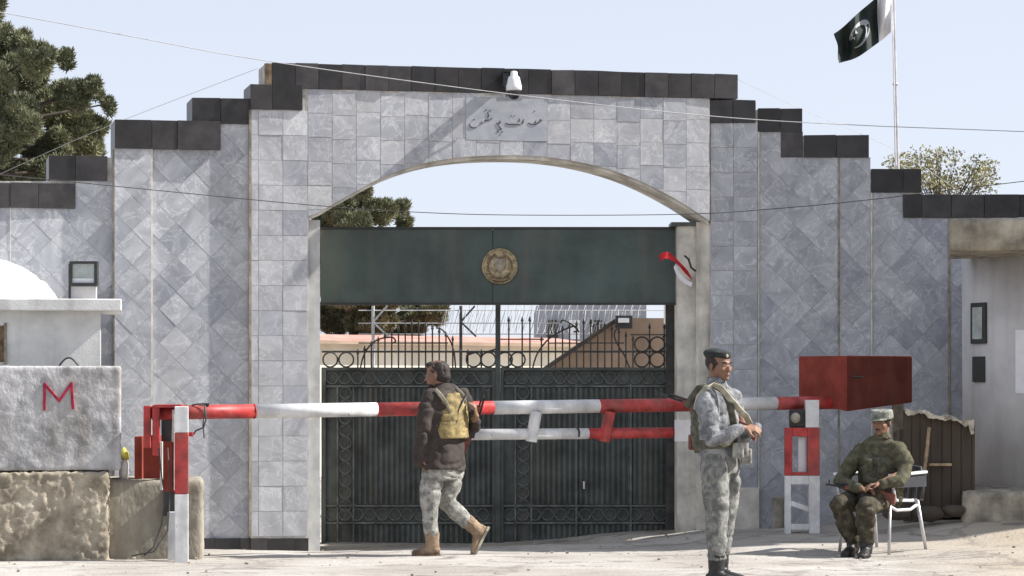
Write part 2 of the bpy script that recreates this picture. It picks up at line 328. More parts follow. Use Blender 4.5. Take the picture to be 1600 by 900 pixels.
# loose stones lying about on the road edge: small, too many to count
st = MB()
for i in range(520):
    x = random.uniform(-5, 6); y = random.choice((random.uniform(20, 24), random.uniform(23.4, 28), random.gauss(23.3, .12) if x < -2.5 else random.gauss(27.3, .3))); s = random.choice((.004, .006, .008, .013)) * random.uniform(.7, 1.4)
    z = gz(x, y) + s * .3; k = [Vector((random.uniform(.6, 1) * a, random.uniform(.6, 1) * b, random.uniform(.4, .8) * c)) * s for a in (-1, 1) for b in (-1, 1) for c in (-1, 1)]
    st.add([Vector((x, y, z)) + p for p in k], [(0, 1, 3, 2), (4, 6, 7, 5), (0, 4, 5, 1), (2, 3, 7, 6), (0, 2, 6, 4), (1, 5, 7, 3)])
tag(st.build('gravel', 'rough_stone'), 'small loose stones scattered over the dusty road', 'gravel', kind='stuff')

# ------------------------------------------------------------------ the marble walls
TH = R(12.5); ES = Vector((math.cos(TH), math.sin(TH), 0)); EN = Vector((math.sin(TH), -math.cos(TH), 0))
class Plane:
    def __init__(s, th, A): s.th = th; s.A = A; s.es = Vector((math.cos(th), math.sin(th), 0)); s.en = Vector((math.sin(th), -math.cos(th), 0)); s.O = Vector((0, A, 0))
    def w(s, u, v, off=0):                 # pixel ray onto the plane -> (along the wall, height)
        A = s.A - off / math.cos(s.th); t = math.tan(s.th); k = (u - 800) / F
        Y = A / (1 - t * k); p = Vector((k * Y, Y, 0)); return ((p - s.O).dot(s.es), Z_(v, Y))
    def p(s, a, z, off=0): q = s.O + s.es * a + s.en * off; return Vector((q.x, q.y, z))
PC = Plane(TH, 27.584); PR = Plane(0, 28.05)
def clip(poly, x0, x1, y0, y1):
    def cl(ps, f, ix):
        out = []
        for i in range(len(ps)):
            a, b = ps[i - 1], ps[i]; fa, fb = f(a), f(b)
            if (fa >= 0) != (fb >= 0): t = fa / (fa - fb); out.append((a[0] + (b[0] - a[0]) * t, a[1] + (b[1] - a[1]) * t))
            if fb >= 0: out.append(b)
        return out
    for f in (lambda p: p[0] - x0, lambda p: x1 - p[0], lambda p: p[1] - y0, lambda p: y1 - p[1]):
        poly = cl(poly, f, 0)
        if len(poly) < 3: return []
    return poly
def area(p): return abs(sum(p[i - 1][0] * p[i][1] - p[i][0] * p[i - 1][1] for i in range(len(p)))) / 2
def put_tile(pl, pieces, off, parent, name, m, tilt=.0014):
    pieces = [p for p in pieces if area(p) > 2e-4]
    if not pieces: return
    mb = MB(); c0 = pieces[0][0]; a = random.uniform(-tilt, tilt); b = random.uniform(-tilt, tilt); h = random.uniform(-.001, .002)
    for p in pieces:
        fr = [pl.p(x, z, off + h + (x - c0[0]) * a * 4 + (z - c0[1]) * b * 4) for x, z in p]; bk = [pl.p(x, z, off - .022) for x, z in p]
        mb.prism(fr, bk)
    return mb.build(name, m, parent)
def diamonds(pl, rects, off, parent, side=.243, gap=.0018, ph=(0, 0)):
    x0 = min(r[0] for r in rects); x1 = max(r[1] for r in rects); z0 = min(r[2] for r in rects); z1 = max(r[3] for r in rects)
    h = side / math.sqrt(2); n = 0
    for i in range(int((x1 - x0) / h) + 4):
        for j in range(int((z1 - z0) / h) + 4):
            if (i + j) % 2: continue
            cx = x0 + (i - 1) * h + ph[0]; cz = z0 + (j - 1) * h + ph[1]; g_ = h - gap
            t = [(cx - g_, cz), (cx, cz - g_), (cx + g_, cz), (cx, cz + g_)]
            if put_tile(pl, [q for q in (clip(t, r[0], r[1], r[2], r[3]) for r in rects) if q], off, parent, 'marble_tile', 'marble'): n += 1
    return n
def px_rects(pl, lst, off, ub=900):        # (u0,u1,vtop) -> rects down to below ground
    out = []
    for u0, u1, v in lst:
        a, _ = pl.w(u0, 600, off); b, _ = pl.w(u1, 600, off); um = (u0 + u1) / 2
        out.append((a, b, pl.w(um, ub, off)[1], pl.w(um, v, off)[1]))
    return out
def core(pl, outline, off, thick, parent, m='grout', name='wall_core'):
    pts = [pl.w(u, v, off) for u, v in outline]
    return MB().prism([pl.p(a, z, off) for a, z in pts], [pl.p(a, z, off - thick) for a, z in pts]).build(name, m, parent)
def coping(pl, rows, off, parent, tname='coping_tile', thick=.57, g_=.004):
    for us, v0, v1 in rows:                # rows: joint positions, (v at first), (v at last) as top pairs
        for i in range(len(us) - 1):
            ua, ub_ = us[i], us[i + 1]
            def zz(v, u): return pl.w(u, v, off)[1]
            um = (us[0] + us[-1]) / 2
            zt = zz(v0, um); zb = zz(v1, um)
            a = pl.w(ua, 600, off)[0] + g_ * .5; b = pl.w(ub_, 600, off)[0] - g_ * .5
            h = random.uniform(-.005, .006); t1, t2, t3 = [random.uniform(-.004, .004) for _ in range(3)]
            fr = [pl.p(a, zb + t3 * .5, off + h), pl.p(b, zb + t3 * .5, off + h + t1), pl.p(b, zt + t2, off + h + t1), pl.p(a, zt + t3, off + h)]; bk = [q - pl.en * thick for q in fr]
            MB().prism(fr, bk).build(tname, 'black_granite', parent, bevel=.003)
def strip(pl, u0, u1, v0, v1, off, d, parent, m, name):
    a, z0 = pl.w(u0, v1, off); b, z1 = pl.w(u1, v0, off)
    fr = [pl.p(a, z0, off), pl.p(b, z0, off), pl.p(b, z1, off), pl.p(a, z1, off)]
    return MB().prism(fr, [q - pl.en * d for q in fr]).build(name, m, parent)

# left wing
LW = thing('boundary_wall', 'grey marble wall of diamond tiles with stepped black coping left of the arch', 'wall', PC.p(-3.5, -.3, -.1))
core(PC, [(-600, 900), (-600, 283), (78, 283), (78, 246), (179, 246), (179, 900)], -.050, .51, LW)
core(PC, [(179, 900), (179, 190), (302, 190), (302, 156), (392, 156), (392, 900)], -.010, .55, LW)
diamonds(PC, px_rects(PC, [(17, 118, 322), (118, 178, 283)], -.045), -.045, LW, ph=(.05, .07))
diamonds(PC, px_rects(PC, [(-300, 15, 322)], -.045), -.045, LW, ph=(.1, .02))
diamonds(PC, px_rects(PC, [(179, 236, 232)], .04), .04, LW, ph=(.0, .0))
core(PC, [(179, 900), (179, 234), (236, 234), (236, 900)], .035, .07, LW, name='pilaster')
diamonds(PC, px_rects(PC, [(239, 345, 234), (345, 389, 194)], -.005), -.005, LW, ph=(.06, .1))
coping(PC, [((-600, -500, -400, -300, -200, -140, -95, -50, -25, 16, 60, 118), 281, 321)], -.02, LW)
coping(PC, [((76, 118, 168), 243, 282)], -.02, LW)
coping(PC, [((179, 237, 277, 345), 188, 233)], .055, LW)
coping(PC, [((300, 345, 391), 153, 193)], .015, LW)
strip(PC, 236.2, 238.6, 232, 900, .035, .06, LW, 'off_white', 'edge_strip')  # pale strip stands in for the sunlit edge of the pilaster
strip(PC, 176.5, 178.8, 233, 900, .03, .10, LW, 'tan_trim', 'edge_strip')
strip(PC, 15.2, 17, 322, 900, -.04, .04, LW, 'off_white', 'edge_strip')
for a, b in ((320, 335), (335.5, 375), (375.5, 391)): strip(PC, a, b, 841, 905, .03, .06, LW, 'black_granite', 'plinth_tile')

# gateway portal
GW = thing('gateway_arch', 'grey marble gateway with a wide low arch, carved script plaque and black coping', 'gateway', PC.p(0, -.3, -.1))
PO = .06
AR = [(482, 338), (500, 331), (530, 313), (570, 291), (600, 276), (640, 261), (680, 251), (720, 245.5), (760, 243), (800, 242.5), (840, 244), (880, 248.5), (920, 256), (960, 267), (1000, 282), (1040, 302), (1070, 319), (1108, 345)]
def arch_v(u):
    for i in range(len(AR) - 1):
        if AR[i][0] <= u <= AR[i + 1][0]:
            t = (u - AR[i][0]) / (AR[i + 1][0] - AR[i][0]); return AR[i][1] * (1 - t) + AR[i + 1][1] * t
    return AR[0][1] if u < 482 else AR[-1][1]
AS = [PC.w(u, v, PO) for u, v in AR]
def arch_z(s):
    for i in range(len(AS) - 1):
        if AS[i][0] <= s <= AS[i + 1][0]:
            t = (s - AS[i][0]) / (AS[i + 1][0] - AS[i][0]); t2 = t; return AS[i][1] * (1 - t2) + AS[i + 1][1] * t2
    return AS[0][1]
# smooth the arch soffit sampling
S0, S1 = AS[0][0], AS[-1][0]
def arch_s(s):
    d = .12; return sum(arch_z(min(S1, max(S0, s + k * d / 3))) for k in (-3, -2, -1, 0, 1, 2, 3)) / 7 if S0 + d < s < S1 - d else arch_z(s)
ci = PO - .005
outl = [PC.w(392, 900, PO), PC.w(392, 134, PO), PC.w(413, 134, PO), PC.w(413, 100, PO), PC.w(1152, 119.5, PO), PC.w(1152, 345, PO)]
zt = (outl[3][1] + PC.w(1152, 118, PO)[1]) / 2; outl[3] = (outl[3][0], zt - .01); outl[4] = (outl[4][0] - .02, zt - .01)
# the wing starts at 1109; the beam's coping runs on to 1153
outl[5] = (PC.w(1109, 600, PO)[0], PC.w(1109, 345, PO)[1]); outl[4] = (PC.w(1109, 600, PO)[0], zt - .01)
arcp = [(S0 + (S1 - S0) * i / 40, arch_s(S0 + (S1 - S0) * i / 40)) for i in range(41)]
full = outl[:5] + [(PC.w(1109, 600, PO)[0], arcp[-1][1])] + list(reversed(arcp)) + [(S0, PC.w(482, 900, PO)[1])]
MB().prism([PC.p(a, z, ci) for a, z in full], [PC.p(a, z, ci - .46) for a, z in full]).build('wall_core', 'grout', GW)
# cream plaster lip along the soffit
lip = MB(); 
for i in range(40):
    (a0, z0), (a1, z1) = arcp[i], arcp[i + 1]
    lip.prism([PC.p(a0, z0 - .035, PO - .03), PC.p(a1, z1 - .035, PO - .03), PC.p(a1, z1 + .0, PO - .03), PC.p(a0, z0 + .0, PO - .03)], [PC.p(a0, z0 - .035, ci - .45), PC.p(a1, z1 - .035, ci - .45), PC.p(a1, z1 - .002, ci - .45), PC.p(a0, z0 - .002, ci - .45)])
lip.build('arch_soffit', 'cream_plaster', GW)
# left pier tiles
g2 = .0028
def sq(a0, a1, z0, z1): return [(a0 + g2, z0 + g2), (a1 - g2, z0 + g2), (a1 - g2, z1 - g2), (a0 + g2, z1 - g2)]
cols = [PC.w(u, 600, PO)[0] for u in (392.5, 404, 442, 481)]
zr0, zr1 = PC.w(430, 172, PO)[1], PC.w(430, 838, PO)[1]
for i in range(17):
    za = zr0 + (zr1 - zr0) * i / 17; zb = zr0 + (zr1 - zr0) * (i + 1) / 17
    for j in range(3): put_tile(PC, [sq(cols[j], cols[j + 1], zb, za)], PO, GW, 'marble_tile', 'marble_pale')
for a, b in ((392, 418), (418.5, 459), (459.5, 482)): strip(PC, a, b, 841, 905, PO + .01, .06, GW, 'black_granite', 'plinth_tile')
# beam tiles
q0, q1 = PC.w(728, 152, PO), PC.w(855, 221, PO)
bt = PC.w(800, 146, PO)[1] - .002; ncol = 17; sb0 = PC.w(481, 600, PO)[0]; sb1 = PC.w(1108, 600, PO)[0]
pw = (sb1 - sb0) / ncol
for i in range(ncol):
    a0 = sb0 + pw * i; a1 = a0 + pw; ph = random.choice((0, 0, .02, -.02))
    for j in range(-1, 7):
        z1 = bt - .243 * j + ph; z0 = z1 - .243; z1 = min(z1, bt)
        if z1 - z0 < .02: continue
        rects = [(a0, a1, z0, z1)]
        if z1 > q1[1] and z0 < q0[1] and a1 > q0[0] and a0 < q1[0]:      # cut round the plaque
            m_ = .003; rects = [(a0, q0[0] - m_, z0, z1), (q1[0] + m_, a1, z0, z1), (max(a0, q0[0] - m_), min(a1, q1[0] + m_), z0, q1[1] - m_), (max(a0, q0[0] - m_), min(a1, q1[0] + m_), q0[1] + m_, z1)]
        pcs = []
        for aa, ab, za, zb in rects:
            aa = max(aa, a0 + g2); ab = min(ab, a1 - g2); za = max(za, z0 + g2); zb = min(zb, z1 - g2)
            if ab - aa < .004 or zb - za < .004: continue
            low = [(sx, max(za, arch_s(sx))) for sx in [aa + (ab - aa) * k / 6 for k in range(7)]]
            if max(zb - z for _, z in low) < .006: continue
            low = [(sx, min(z, zb)) for sx, z in low]; live = [i for i, p in enumerate(low) if p[1] < zb - 1e-4]
            low = low[max(0, live[0] - 1):live[-1] + 2]; cl_ = []
            for p in low + [(low[-1][0], zb), (low[0][0], zb)]:
                if not cl_ or abs(p[0] - cl_[-1][0]) + abs(p[1] - cl_[-1][1]) > 1e-4: cl_.append(p)
            if abs(cl_[0][0] - cl_[-1][0]) + abs(cl_[0][1] - cl_[-1][1]) < 1e-4: cl_.pop()
            if len(cl_) > 2: pcs.append(cl_)
        if pcs: put_tile(PC, pcs, PO, GW, 'marble_tile', random.choice(('marble', 'marble', 'marble', 'marble_pale')), tilt=0.001)
pq = put_tile(PC, [[(q0[0], q1[1]), (q1[0], q1[1]), (q1[0], q0[1]), (q0[0], q0[1])]], PO + .003, GW, 'script_plaque', 'plaque', tilt=0)
# carved script: strokes traced in plaque coordinates (pixels of the photograph at that plane)
strokes = [[(849, 187), (845, 189), (841, 192), (836, 194), (830, 194), (825, 192)], [(846, 186), (843, 188)], [(835, 173), (836, 174)], [(838, 188), (836, 192)],
           [(816, 193), (810, 194.5), (802, 194), (794, 194), (790, 192)], [(799, 180), (800, 181)], [(804, 180), (805, 181)], [(812, 185), (811, 190)], [(819, 186), (816, 193)],
           [(783, 187), (781, 192), (779, 193)], [(777, 205), (780, 206)], [(784, 205), (786, 206)], [(781, 210), (782, 211)], [(776, 192), (784, 202), (778, 203)],
           [(769, 186), (763, 187), (757, 189)], [(766, 186), (770, 184)], [(759, 171), (761, 172)], [(765, 172), (767, 173)], [(756, 191), (752, 193), (753, 189)],
           [(747, 197), (742, 199.5), (737, 199), (734, 196), (735, 192)], [(740, 186), (742, 187)], [(762, 175), (764, 180), (762, 184)]]
sm_ = MB()
for s_ in strokes:
    pts = []
    for u, v in s_:
        a, z = PC.w(u, v, PO + .006); pts.append(PC.p(a, z, PO + .0025))
    rr = [.0045 + .0055 * math.sin(math.pi * (i + .6) / (len(pts) + .2)) for i in range(len(pts))] if len(pts) > 2 else .008
    sm_.tube(pts, rr, 6)
sm_.build('script_lettering', 'script_grey', GW, smooth=True)
us = [425] + [425 + (1153 - 425) * i / 20 for i in range(1, 21)]
coping(PC, [(us, 97 + 10, 137 + 9)], PO + .015, GW)
coping(PC, [((391, 425, 473), 132, 171)], PO + .022, GW)
strip(PC, 414, 424.6, 99, 132, PO + .012, .05, GW, 'plaster_brown', 'coping_end')
strip(PC, 389.5, 392.2, 172, 838, PO + .002, .09, GW, 'tan_trim', 'edge_strip')
for (uu0, uu1, vv0, vv1, nm) in ((482, 500, 344, 900, 'gate_post'),):
    strip(PC, uu0, uu1, vv0, vv1, -.02, .16, GW, 'white_post', nm)

# right wing
RW = thing('boundary_wall', 'grey marble wall of diamond tiles in shade right of the arch, stepped black coping', 'wall', PR.p(3, -.2, -.2))
core(PR, [(1110, 900), (1110, 160), (1181, 160), (1181, 172), (1252, 172), (1252, 213), (1357, 213), (1357, 266), (1438, 266), (1438, 305), (1900, 305), (1900, 900)], -.010, .46, RW)
cl2 = [PR.w(u, 600, .03)[0] for u in (1110.5, 1146, 1183)]
core(PR, [(1110, 900), (1110, 191), (1183.5, 191), (1183.5, 900)], .025, .05, RW, name='pilaster')
zt_ = PR.w(1146, 192, .03)[1]
for i in range(17):
    for j in range(2): put_tile(PR, [sq(cl2[j], cl2[j + 1], zt_ - .257 * (i + 1), zt_ - .257 * i)], .03, RW, 'marble_tile', 'marble')
diamonds(PR, px_rects(PR, [(1187, 1220, 206), (1220, 1309, 246)], -.005), -.005, RW, ph=(.03, .05))
diamonds(PR, px_rects(PR, [(1312, 1360, 246)], -.005), -.005, RW, ph=(.13, .05))
diamonds(PR, px_rects(PR, [(1364, 1410, 301), (1410, 1481, 341)], -.005), -.005, RW, ph=(.01, .12))
diamonds(PR, px_rects(PR, [(1485, 1560, 341)], -.005), -.005, RW, ph=(.07, .09))
coping(PR, [((1109, 1145, 1181), 156, 192)], .045, RW)
coping(PR, [((1184, 1219, 1254), 169, 206)], .01, RW)
coping(PR, [((1220, 1255), 206.4, 246)], .01, RW)
coping(PR, [((1256, 1307, 1358), 211, 246)], .012, RW)
coping(PR, [((1361, 1411, 1440), 264, 301)], .01, RW)
coping(PR, [((1411, 1441, 1487, 1538, 1592, 1645, 1700, 1760, 1820, 1900), 303.5, 340)], .013, RW)
strip(PR, 1184, 1186.6, 206, 900, .012, .03, RW, 'off_white', 'edge_strip')  # edge highlight put in as a pale strip, likewise on the next line
strip(PR, 1360.5, 1363.2, 301, 900, .006, .03, RW, 'off_white', 'edge_strip')
strip(PR, 1309.2, 1311.6, 246, 900, .006, .03, RW, 'tan_trim', 'edge_strip')
strip(PR, 1481.5, 1484.5, 341, 900, .006, .03, RW, 'tan_trim', 'edge_strip')
# cream plaster pillar inside the right jamb, and the patch of bare plaster at the foot of the wing
GP = thing('gate_pillar', 'cream plastered pillar between the gate and the right side of the arch', 'pillar', (X_(1073, 28.1), 28.1, -.1))
mb = MB(); ubox(mb, 1058, 1092, 352, 900, 28.15, .45); mb.build('shaft', 'cream_plaster', GP, bevel=.012)
mb = MB(); ubox(mb, 1049, 1095, 347, 353, 28.12, .5); mb.build('cap', 'gate_green', GP)
mb = MB(); ubox(mb, 1088, 1112, 347, 900, 28.075, .9); mb.build('jamb', 'cream_plaster', GW)
MB().box(-2.55, -2.07, 27.36, 28.95, -.6, Z_(352, 28.4)).build('jamb', 'cream_plaster', GW)
PP = MB(); ubox(PP, 1142, 1186, 762, 900, 27.98, .05); PP.build('bare_plaster_patch', 'cream_plaster', RW)

# ------------------------------------------------------------------ gate (stands square to the road behind the arch)
GY = 28.75
GT = thing('gate', 'dark green double metal gate with corrugated sheet, ring borders and open ironwork on top', 'gate', (X_(778, GY), GY, -.3))
def gb(name, m, lst, Y, d, bevel=0, parent=None):
    mb = MB()
    for a, b, c, e in lst: ubox(mb, a, b, c, e, Y, d)
    return mb.build(name, m, parent or GT, bevel=bevel)
for a, b in ((502, 776), (780, 1052)):
    sh = gb('sheet_panel', 'gate_green', [(a, b, 576, 905)], GY + .03, .02)
    rb = MB(); u = a + 58; 
    while u < b - 6:
        ubox(rb, u, u + 4.2, 606, 788, GY + .005, .026); ubox(rb, u, u + 4.2, 820, 900, GY + .005, .026); u += 8.4
    ro = rb.build('corrugation', 'gate_green', GT); tag(ro, kind='stuff')
    gb('frame_rail', 'gate_green', [(a, b, 574, 579)], GY - .02, .05, .004)
    gb('frame_rail', 'gate_trim', [(a, b, 602, 605)], GY - .01, .04, .004)
    gb('frame_rail', 'gate_trim', [(a, b, 789, 792)], GY - .01, .04, .004)
    gb('frame_rail', 'gate_trim', [(a, b, 816, 819)], GY - .01, .04, .004)
    gb('frame_stile', 'gate_green', [(a, a + 7, 579, 905)], GY - .03, .06, .006)
    gb('frame_stile', 'gate_green', [(b - 7, b, 579, 905)], GY - .03, .06, .006)
    gb('frame_stile', 'gate_trim', [(a + 24, a + 26.5, 605, 905)], GY - .01, .04)
    gb('frame_stile', 'gate_trim', [(a + 49, a + 51.5, 605, 905)], GY - .01, .04)
gb('gate_stile', 'gate_green', [(774, 782, 476, 905)], GY - .05, .05, .006)
gb('gate_stile', 'iron', [(1040, 1057, 476, 905)], GY - .06, .08, .006)
gb('wicket_frame', 'gate_trim', [(899, 902, 600, 900), (984, 987, 600, 900)], GY - .012, .03)
gb('latch', 'off_white', [(911, 914, 752, 764)], GY - .05, .03)
# rings: one mesh, shared by all
def ring_mesh(r, t, name='ornament_ring', m='gate_trim'):
    mb = MB(); mb.tube([(r * math.cos(a), 0, r * math.sin(a)) for a in [2 * math.pi * i / 16 for i in range(16)]], t, 5, closed=True)
    o = mb.build(name, m, GT, smooth=True)
    for vv in o.data.vertices: vv.co += Vector(GT.location)
    return o
rp = ring_mesh(.062, .007); first = [True]
def put(proto, flag, u, v, Y, rot=0, parent=None):
    p = at(u, v, Y) - Vector(GT.location)
    o = proto if flag[0] else link(proto.copy())
    flag[0] = False; o.parent = parent or GT; o.location = p; o.rotation_euler = (0, rot, 0); return o
for a, b in ((502, 776), (780, 1052)):
    v = 614
    while v < 790: put(rp, first, a + 37.7, v, GY - .0); v += 19.5
    u = a + 17
    while u < b - 10: put(rp, first, u, 590.5, GY - .0); u += 19.6
    u = a + 17
    while u < b - 10: put(rp, first, u, 804, GY - .0); u += 19.6
# small crossing bars between rings (scroll work)
xm = MB(); xm.box(-.05, .05, -.004, .004, -.005, .005); xo = xm.build('ornament_bar', 'gate_trim', GT)
for vv in xo.data.vertices: vv.co += Vector(GT.location)
fx_ = [True]
for a, b in ((502, 776), (780, 1052)):
    v = 623.7; k = 0
    while v < 785: put(xo, fx_, a + 37.7, v, GY + .004, R(45 if k % 2 else -45)); v += 19.5; k += 1
    u = a + 27; k = 0
    while u < b - 12: put(xo, fx_, u, 590.5, GY + .004, R(45 if k % 2 else -45)); put(xo, fx_, u, 804, GY + .004, R(45 if k % 2 else -45)); u += 19.6; k += 1
# openwork
big = ring_mesh(.078, .010, 'ring', 'iron'); fb = [True]
for u in (516, 541, 740, 763, 789, 809, 1003, 1027): put(big, fb, u, 562, GY)
for u in (1003, 1027): put(big, fb, u, 538, GY)
gb('rail', 'iron', [(503, 775, 548, 551), (781, 1048, 548, 551)], GY, .02)
gb('rail', 'iron', [(560, 700, 535, 537), (856, 975, 535, 537)], GY, .02)
gb('rail', 'iron', [(781, 850, 529, 531)], GY, .02)
gb('rail', 'iron', [(985, 1040, 522, 524)], GY, .02)
def bar(u, v0, v1=576):
    mb = MB(); h = Z_(v0, GY) - Z_(v1, GY); x = X_(u, GY); z = Z_(v1, GY)
    mb.tube([(x, GY + .01, z), (x, GY + .01, z + h - .06), (x, GY + .01, z + h - .05), (x, GY + .01, z + h - .04), (x, GY + .01, z + h)], [.0085, .0085, .017, .015, .002], 6)
    mb.build('bar', 'iron', GT)
def top_left(u): return 497 + abs(u - 652) ** 1.5 * .055
for i in range(16): u = 559 + i * 10.6; (bar(u, min(545, 499 + abs(u - 650) ** 1.45 * .07)) if u < 712 else None)
for u in (720, 731, 752, 775): bar(u, 545)
for u in (780, 795, 816, 828): bar(u, 494)
for i in range(14): u = 846 + i * 11; bar(u, min(545, 497 + abs(u - 918) ** 1.45 * .055))
for u in (1015, 1038): bar(u, 505)
def curve_bar(pts, r=.009, name='scroll_bar'):
    P_ = [at(u, v, GY + .012) for u, v in pts]
    # smooth by Catmull-Rom
    out = []
    for i in range(len(P_) - 1):
        p0, p1, p2, p3 = P_[max(0, i - 1)], P_[i], P_[i + 1], P_[min(len(P_) - 1, i + 2)]
        for k in range(5):
            t = k / 5; out.append(.5 * ((2 * p1) + (p2 - p0) * t + (2 * p0 - 5 * p1 + 4 * p2 - p3) * t * t + (3 * p1 - p0 - 3 * p2 + p3) * t ** 3))
    out.append(P_[-1]); MB().tube(out, r, 6).build(name, 'iron', GT, smooth=True)
curve_bar([(563, 576), (568, 556), (578, 540), (592, 530), (612, 527), (618, 533), (612, 537)])
curve_bar([(681, 512), (692, 516), (702, 530), (709, 548), (712, 576)])
curve_bar([(728, 556), (742, 551), (762, 549), (776, 545)])
curve_bar([(832, 576), (838, 556), (848, 540), (862, 526), (884, 514), (898, 510), (902, 516), (896, 519)])
curve_bar([(984, 576), (976, 556), (966, 540), (960, 526), (962, 516), (970, 512)])
curve_bar([(1030, 548), (1040, 540), (1046, 531), (1042, 524), (1035, 527)])
curve_bar([(905, 519), (895, 508), (880, 500), (876, 505)])

# overhead green panels with emblem
OP = thing('gate_hoarding', 'long plain dark green metal hoarding across the gateway above the ironwork', 'hoarding', (X_(778, 28.4), 28.4, Z_(475, 28.4)))
mb = MB(); ubox(mb, 766, 774, 359, 473, 28.435, .02); mb.build('seam_strip', 'panel_green', OP)
for a, b in ((501, 769.7), (770.3, 1056)):
    mb = MB(); ubox(mb, a, b, 358, 474, 28.4, .03); mb.build('sheet', 'panel_green', OP, bevel=.004)
mb = MB(); ubox(mb, 501, 1056, 354.5, 358, 28.385, .05); mb.build('top_rail', 'dark_frame', OP)
mb = MB(); ubox(mb, 501, 1056, 473, 476.5, 28.385, .05); mb.build('bottom_rail', 'dark_frame', OP)
EB = thing('emblem', 'round golden crest with shield and wreath fixed on the green panel', 'emblem', at(781, 445, 28.36))
ey = 28.39; ec = at(781, 416, ey)
def disc(mb, c, r, y0, y1, n=40):
    mb.prism([Vector((c.x + r * math.cos(2 * math.pi * i / n), y0, c.z + r * math.sin(2 * math.pi * i / n))) for i in range(n)], [Vector((c.x + r * math.cos(2 * math.pi * i / n), y1, c.z + r * math.sin(2 * math.pi * i / n))) for i in range(n)])
mb = MB(); disc(mb, ec, .188, ey - .012, ey + .008); mb.build('plate', 'brass', EB)
mb = MB(); mb.tube([(ec.x + .18 * math.cos(a), ey - .014, ec.z + .18 * math.sin(a)) for a in [2 * math.pi * i / 32 for i in range(32)]], .011, 6, closed=True); mb.build('rim', 'brass', EB, smooth=True)
mb = MB()
for i in range(26):
    a = R(-60 + i * 300 / 25) + R(0); a = R(120) + R(300) * i / 25
    r_ = .128; c = Vector((ec.x + r_ * math.cos(a), ey - .02, ec.z + r_ * math.sin(a))); mb.ell(c, (.017, .008, .010), Matrix.Rotation(-a + .6, 3, 'Y'), 8, 5)
mb.build('wreath', 'brass_dark', EB, smooth=True)
sh = [(-.055, .075), (.055, .075), (.058, .0), (.04, -.045), (0, -.075), (-.04, -.045), (-.058, 0)]
mb = MB(); mb.prism([Vector((ec.x + x, ey - .026, ec.z + z + .01)) for x, z in sh], [Vector((ec.x + x * 1.1, ey - .01, ec.z + z * 1.1 + .01)) for x, z in sh]); mb.build('shield', 'silver', EB)
mb = MB(); mb.tube([(ec.x + .045 * math.cos(a), ey - .03, ec.z + .115 + .03 * math.sin(a)) for a in [R(-200 + 220 * i / 10) for i in range(11)]], .010, 6); mb.build('crescent', 'brass_dark', EB, smooth=True)
mb = MB(); mb.tube([(ec.x - .11 + .22 * i / 10, ey - .022, ec.z - .125 - .025 * math.sin(math.pi * i / 10)) for i in range(11)], .017, 6); mb.build('scroll', 'brass_dark', EB, smooth=True)

# red and white curled cloth on the pillar
RC = thing('hanging_cloth', 'red cloth with a white lining, draped off the top of the cream gate pillar', 'cloth', at(1060, 445, 28.0))
def ribbon(pts, wv, name, m, parent, th=.008):
    mb = MB(); n = len(pts)
    for i in range(n - 1):
        (a, wa), (b, wb) = (pts[i], wv[i]), (pts[i + 1], wv[i + 1]); a = Vector(a); b = Vector(b); wa = Vector(wa); wb = Vector(wb); t = Vector((0, th, 0))
        mb.prism([a - wa, b - wb, b + wb, a + wa], [a - wa + t, b - wb + t, b + wb + t, a + wa + t])
    return mb.build(name, m, parent)
pp = [(1031, 404), (1036, 399), (1044, 399), (1052, 403), (1060, 411), (1068, 420), (1076, 428), (1082, 436)]
wd = [5, 6, 7, 8, 8, 9, 8, 3]
ribbon([at(u, v, 28.0 - .05 * math.sin(i)) for i, (u, v) in enumerate(pp)], [((-.3 * k / 150, 0.02 * math.sin(i * 2), .8 * k / 150)) for i, k in enumerate(wd)], 'red_fold', 'red_cloth', RC)
pp2 = [(1054, 415), (1058, 425), (1064, 434), (1072, 441), (1081, 445)]
ribbon([at(u, v, 28.02) for u, v in pp2], [(.004 + k / 500, 0, .02) for k in (2, 4, 5, 4, 1)], 'white_fold', 'flag_white', RC)
mb = MB(); mb.tube([at(1070, 400, 28.1), at(1076, 405, 28.0), at(1080, 418, 27.98), at(1086, 423, 28.1)], .012, 6); mb.build('hook', 'dark_frame', RC)

# ------------------------------------------------------------------ surveillance camera on the coping
cp_ = PC.p(PC.w(803, 120, PO + .3)[0], Z_(120, 27.2), PO + .3)
cy = cp_.y; sca = cy / F
CT = thing('security_camera', 'white dome camera on a dark bracket hanging at the middle of the coping', 'camera', (cp_.x, cy, Z_(150, cy)))
def cv(v): return Z_(v, cy)
mb = MB(); x = cp_.x
prof = [(111, .018), (112, .034), (118, .038), (121, .058), (128, .068), (135, .080), (140, .080), (142, .070)]
mb.tube([(x, cy, cv(v)) for v, _ in prof], [r for _, r in prof], 18); mb.build('housing', 'cctv_white', CT, smooth=True)
mb = MB(); mb.ell((x, cy, cv(145)), (.068, .068, .072), n=18); mb.build('dome', 'cctv_dark', CT, smooth=True)
mb = MB(); mb.box(x - .10, x + .05, cy + .0, cy + .34, cv(112), cv(107)); mb.box(x - .11, x - .045, cy + .07, cy + .16, cv(135), cv(112)); mb.build('bracket', 'cctv_dark', CT, bevel=.006)
mb = MB(); mb.tube([(x - .06, cy + .05, cv(110)), (x - .1, cy + .1, cv(125)), (x - .07, cy + .2, cv(148))], .008, 6); mb.build('cable', 'wire_black', CT)

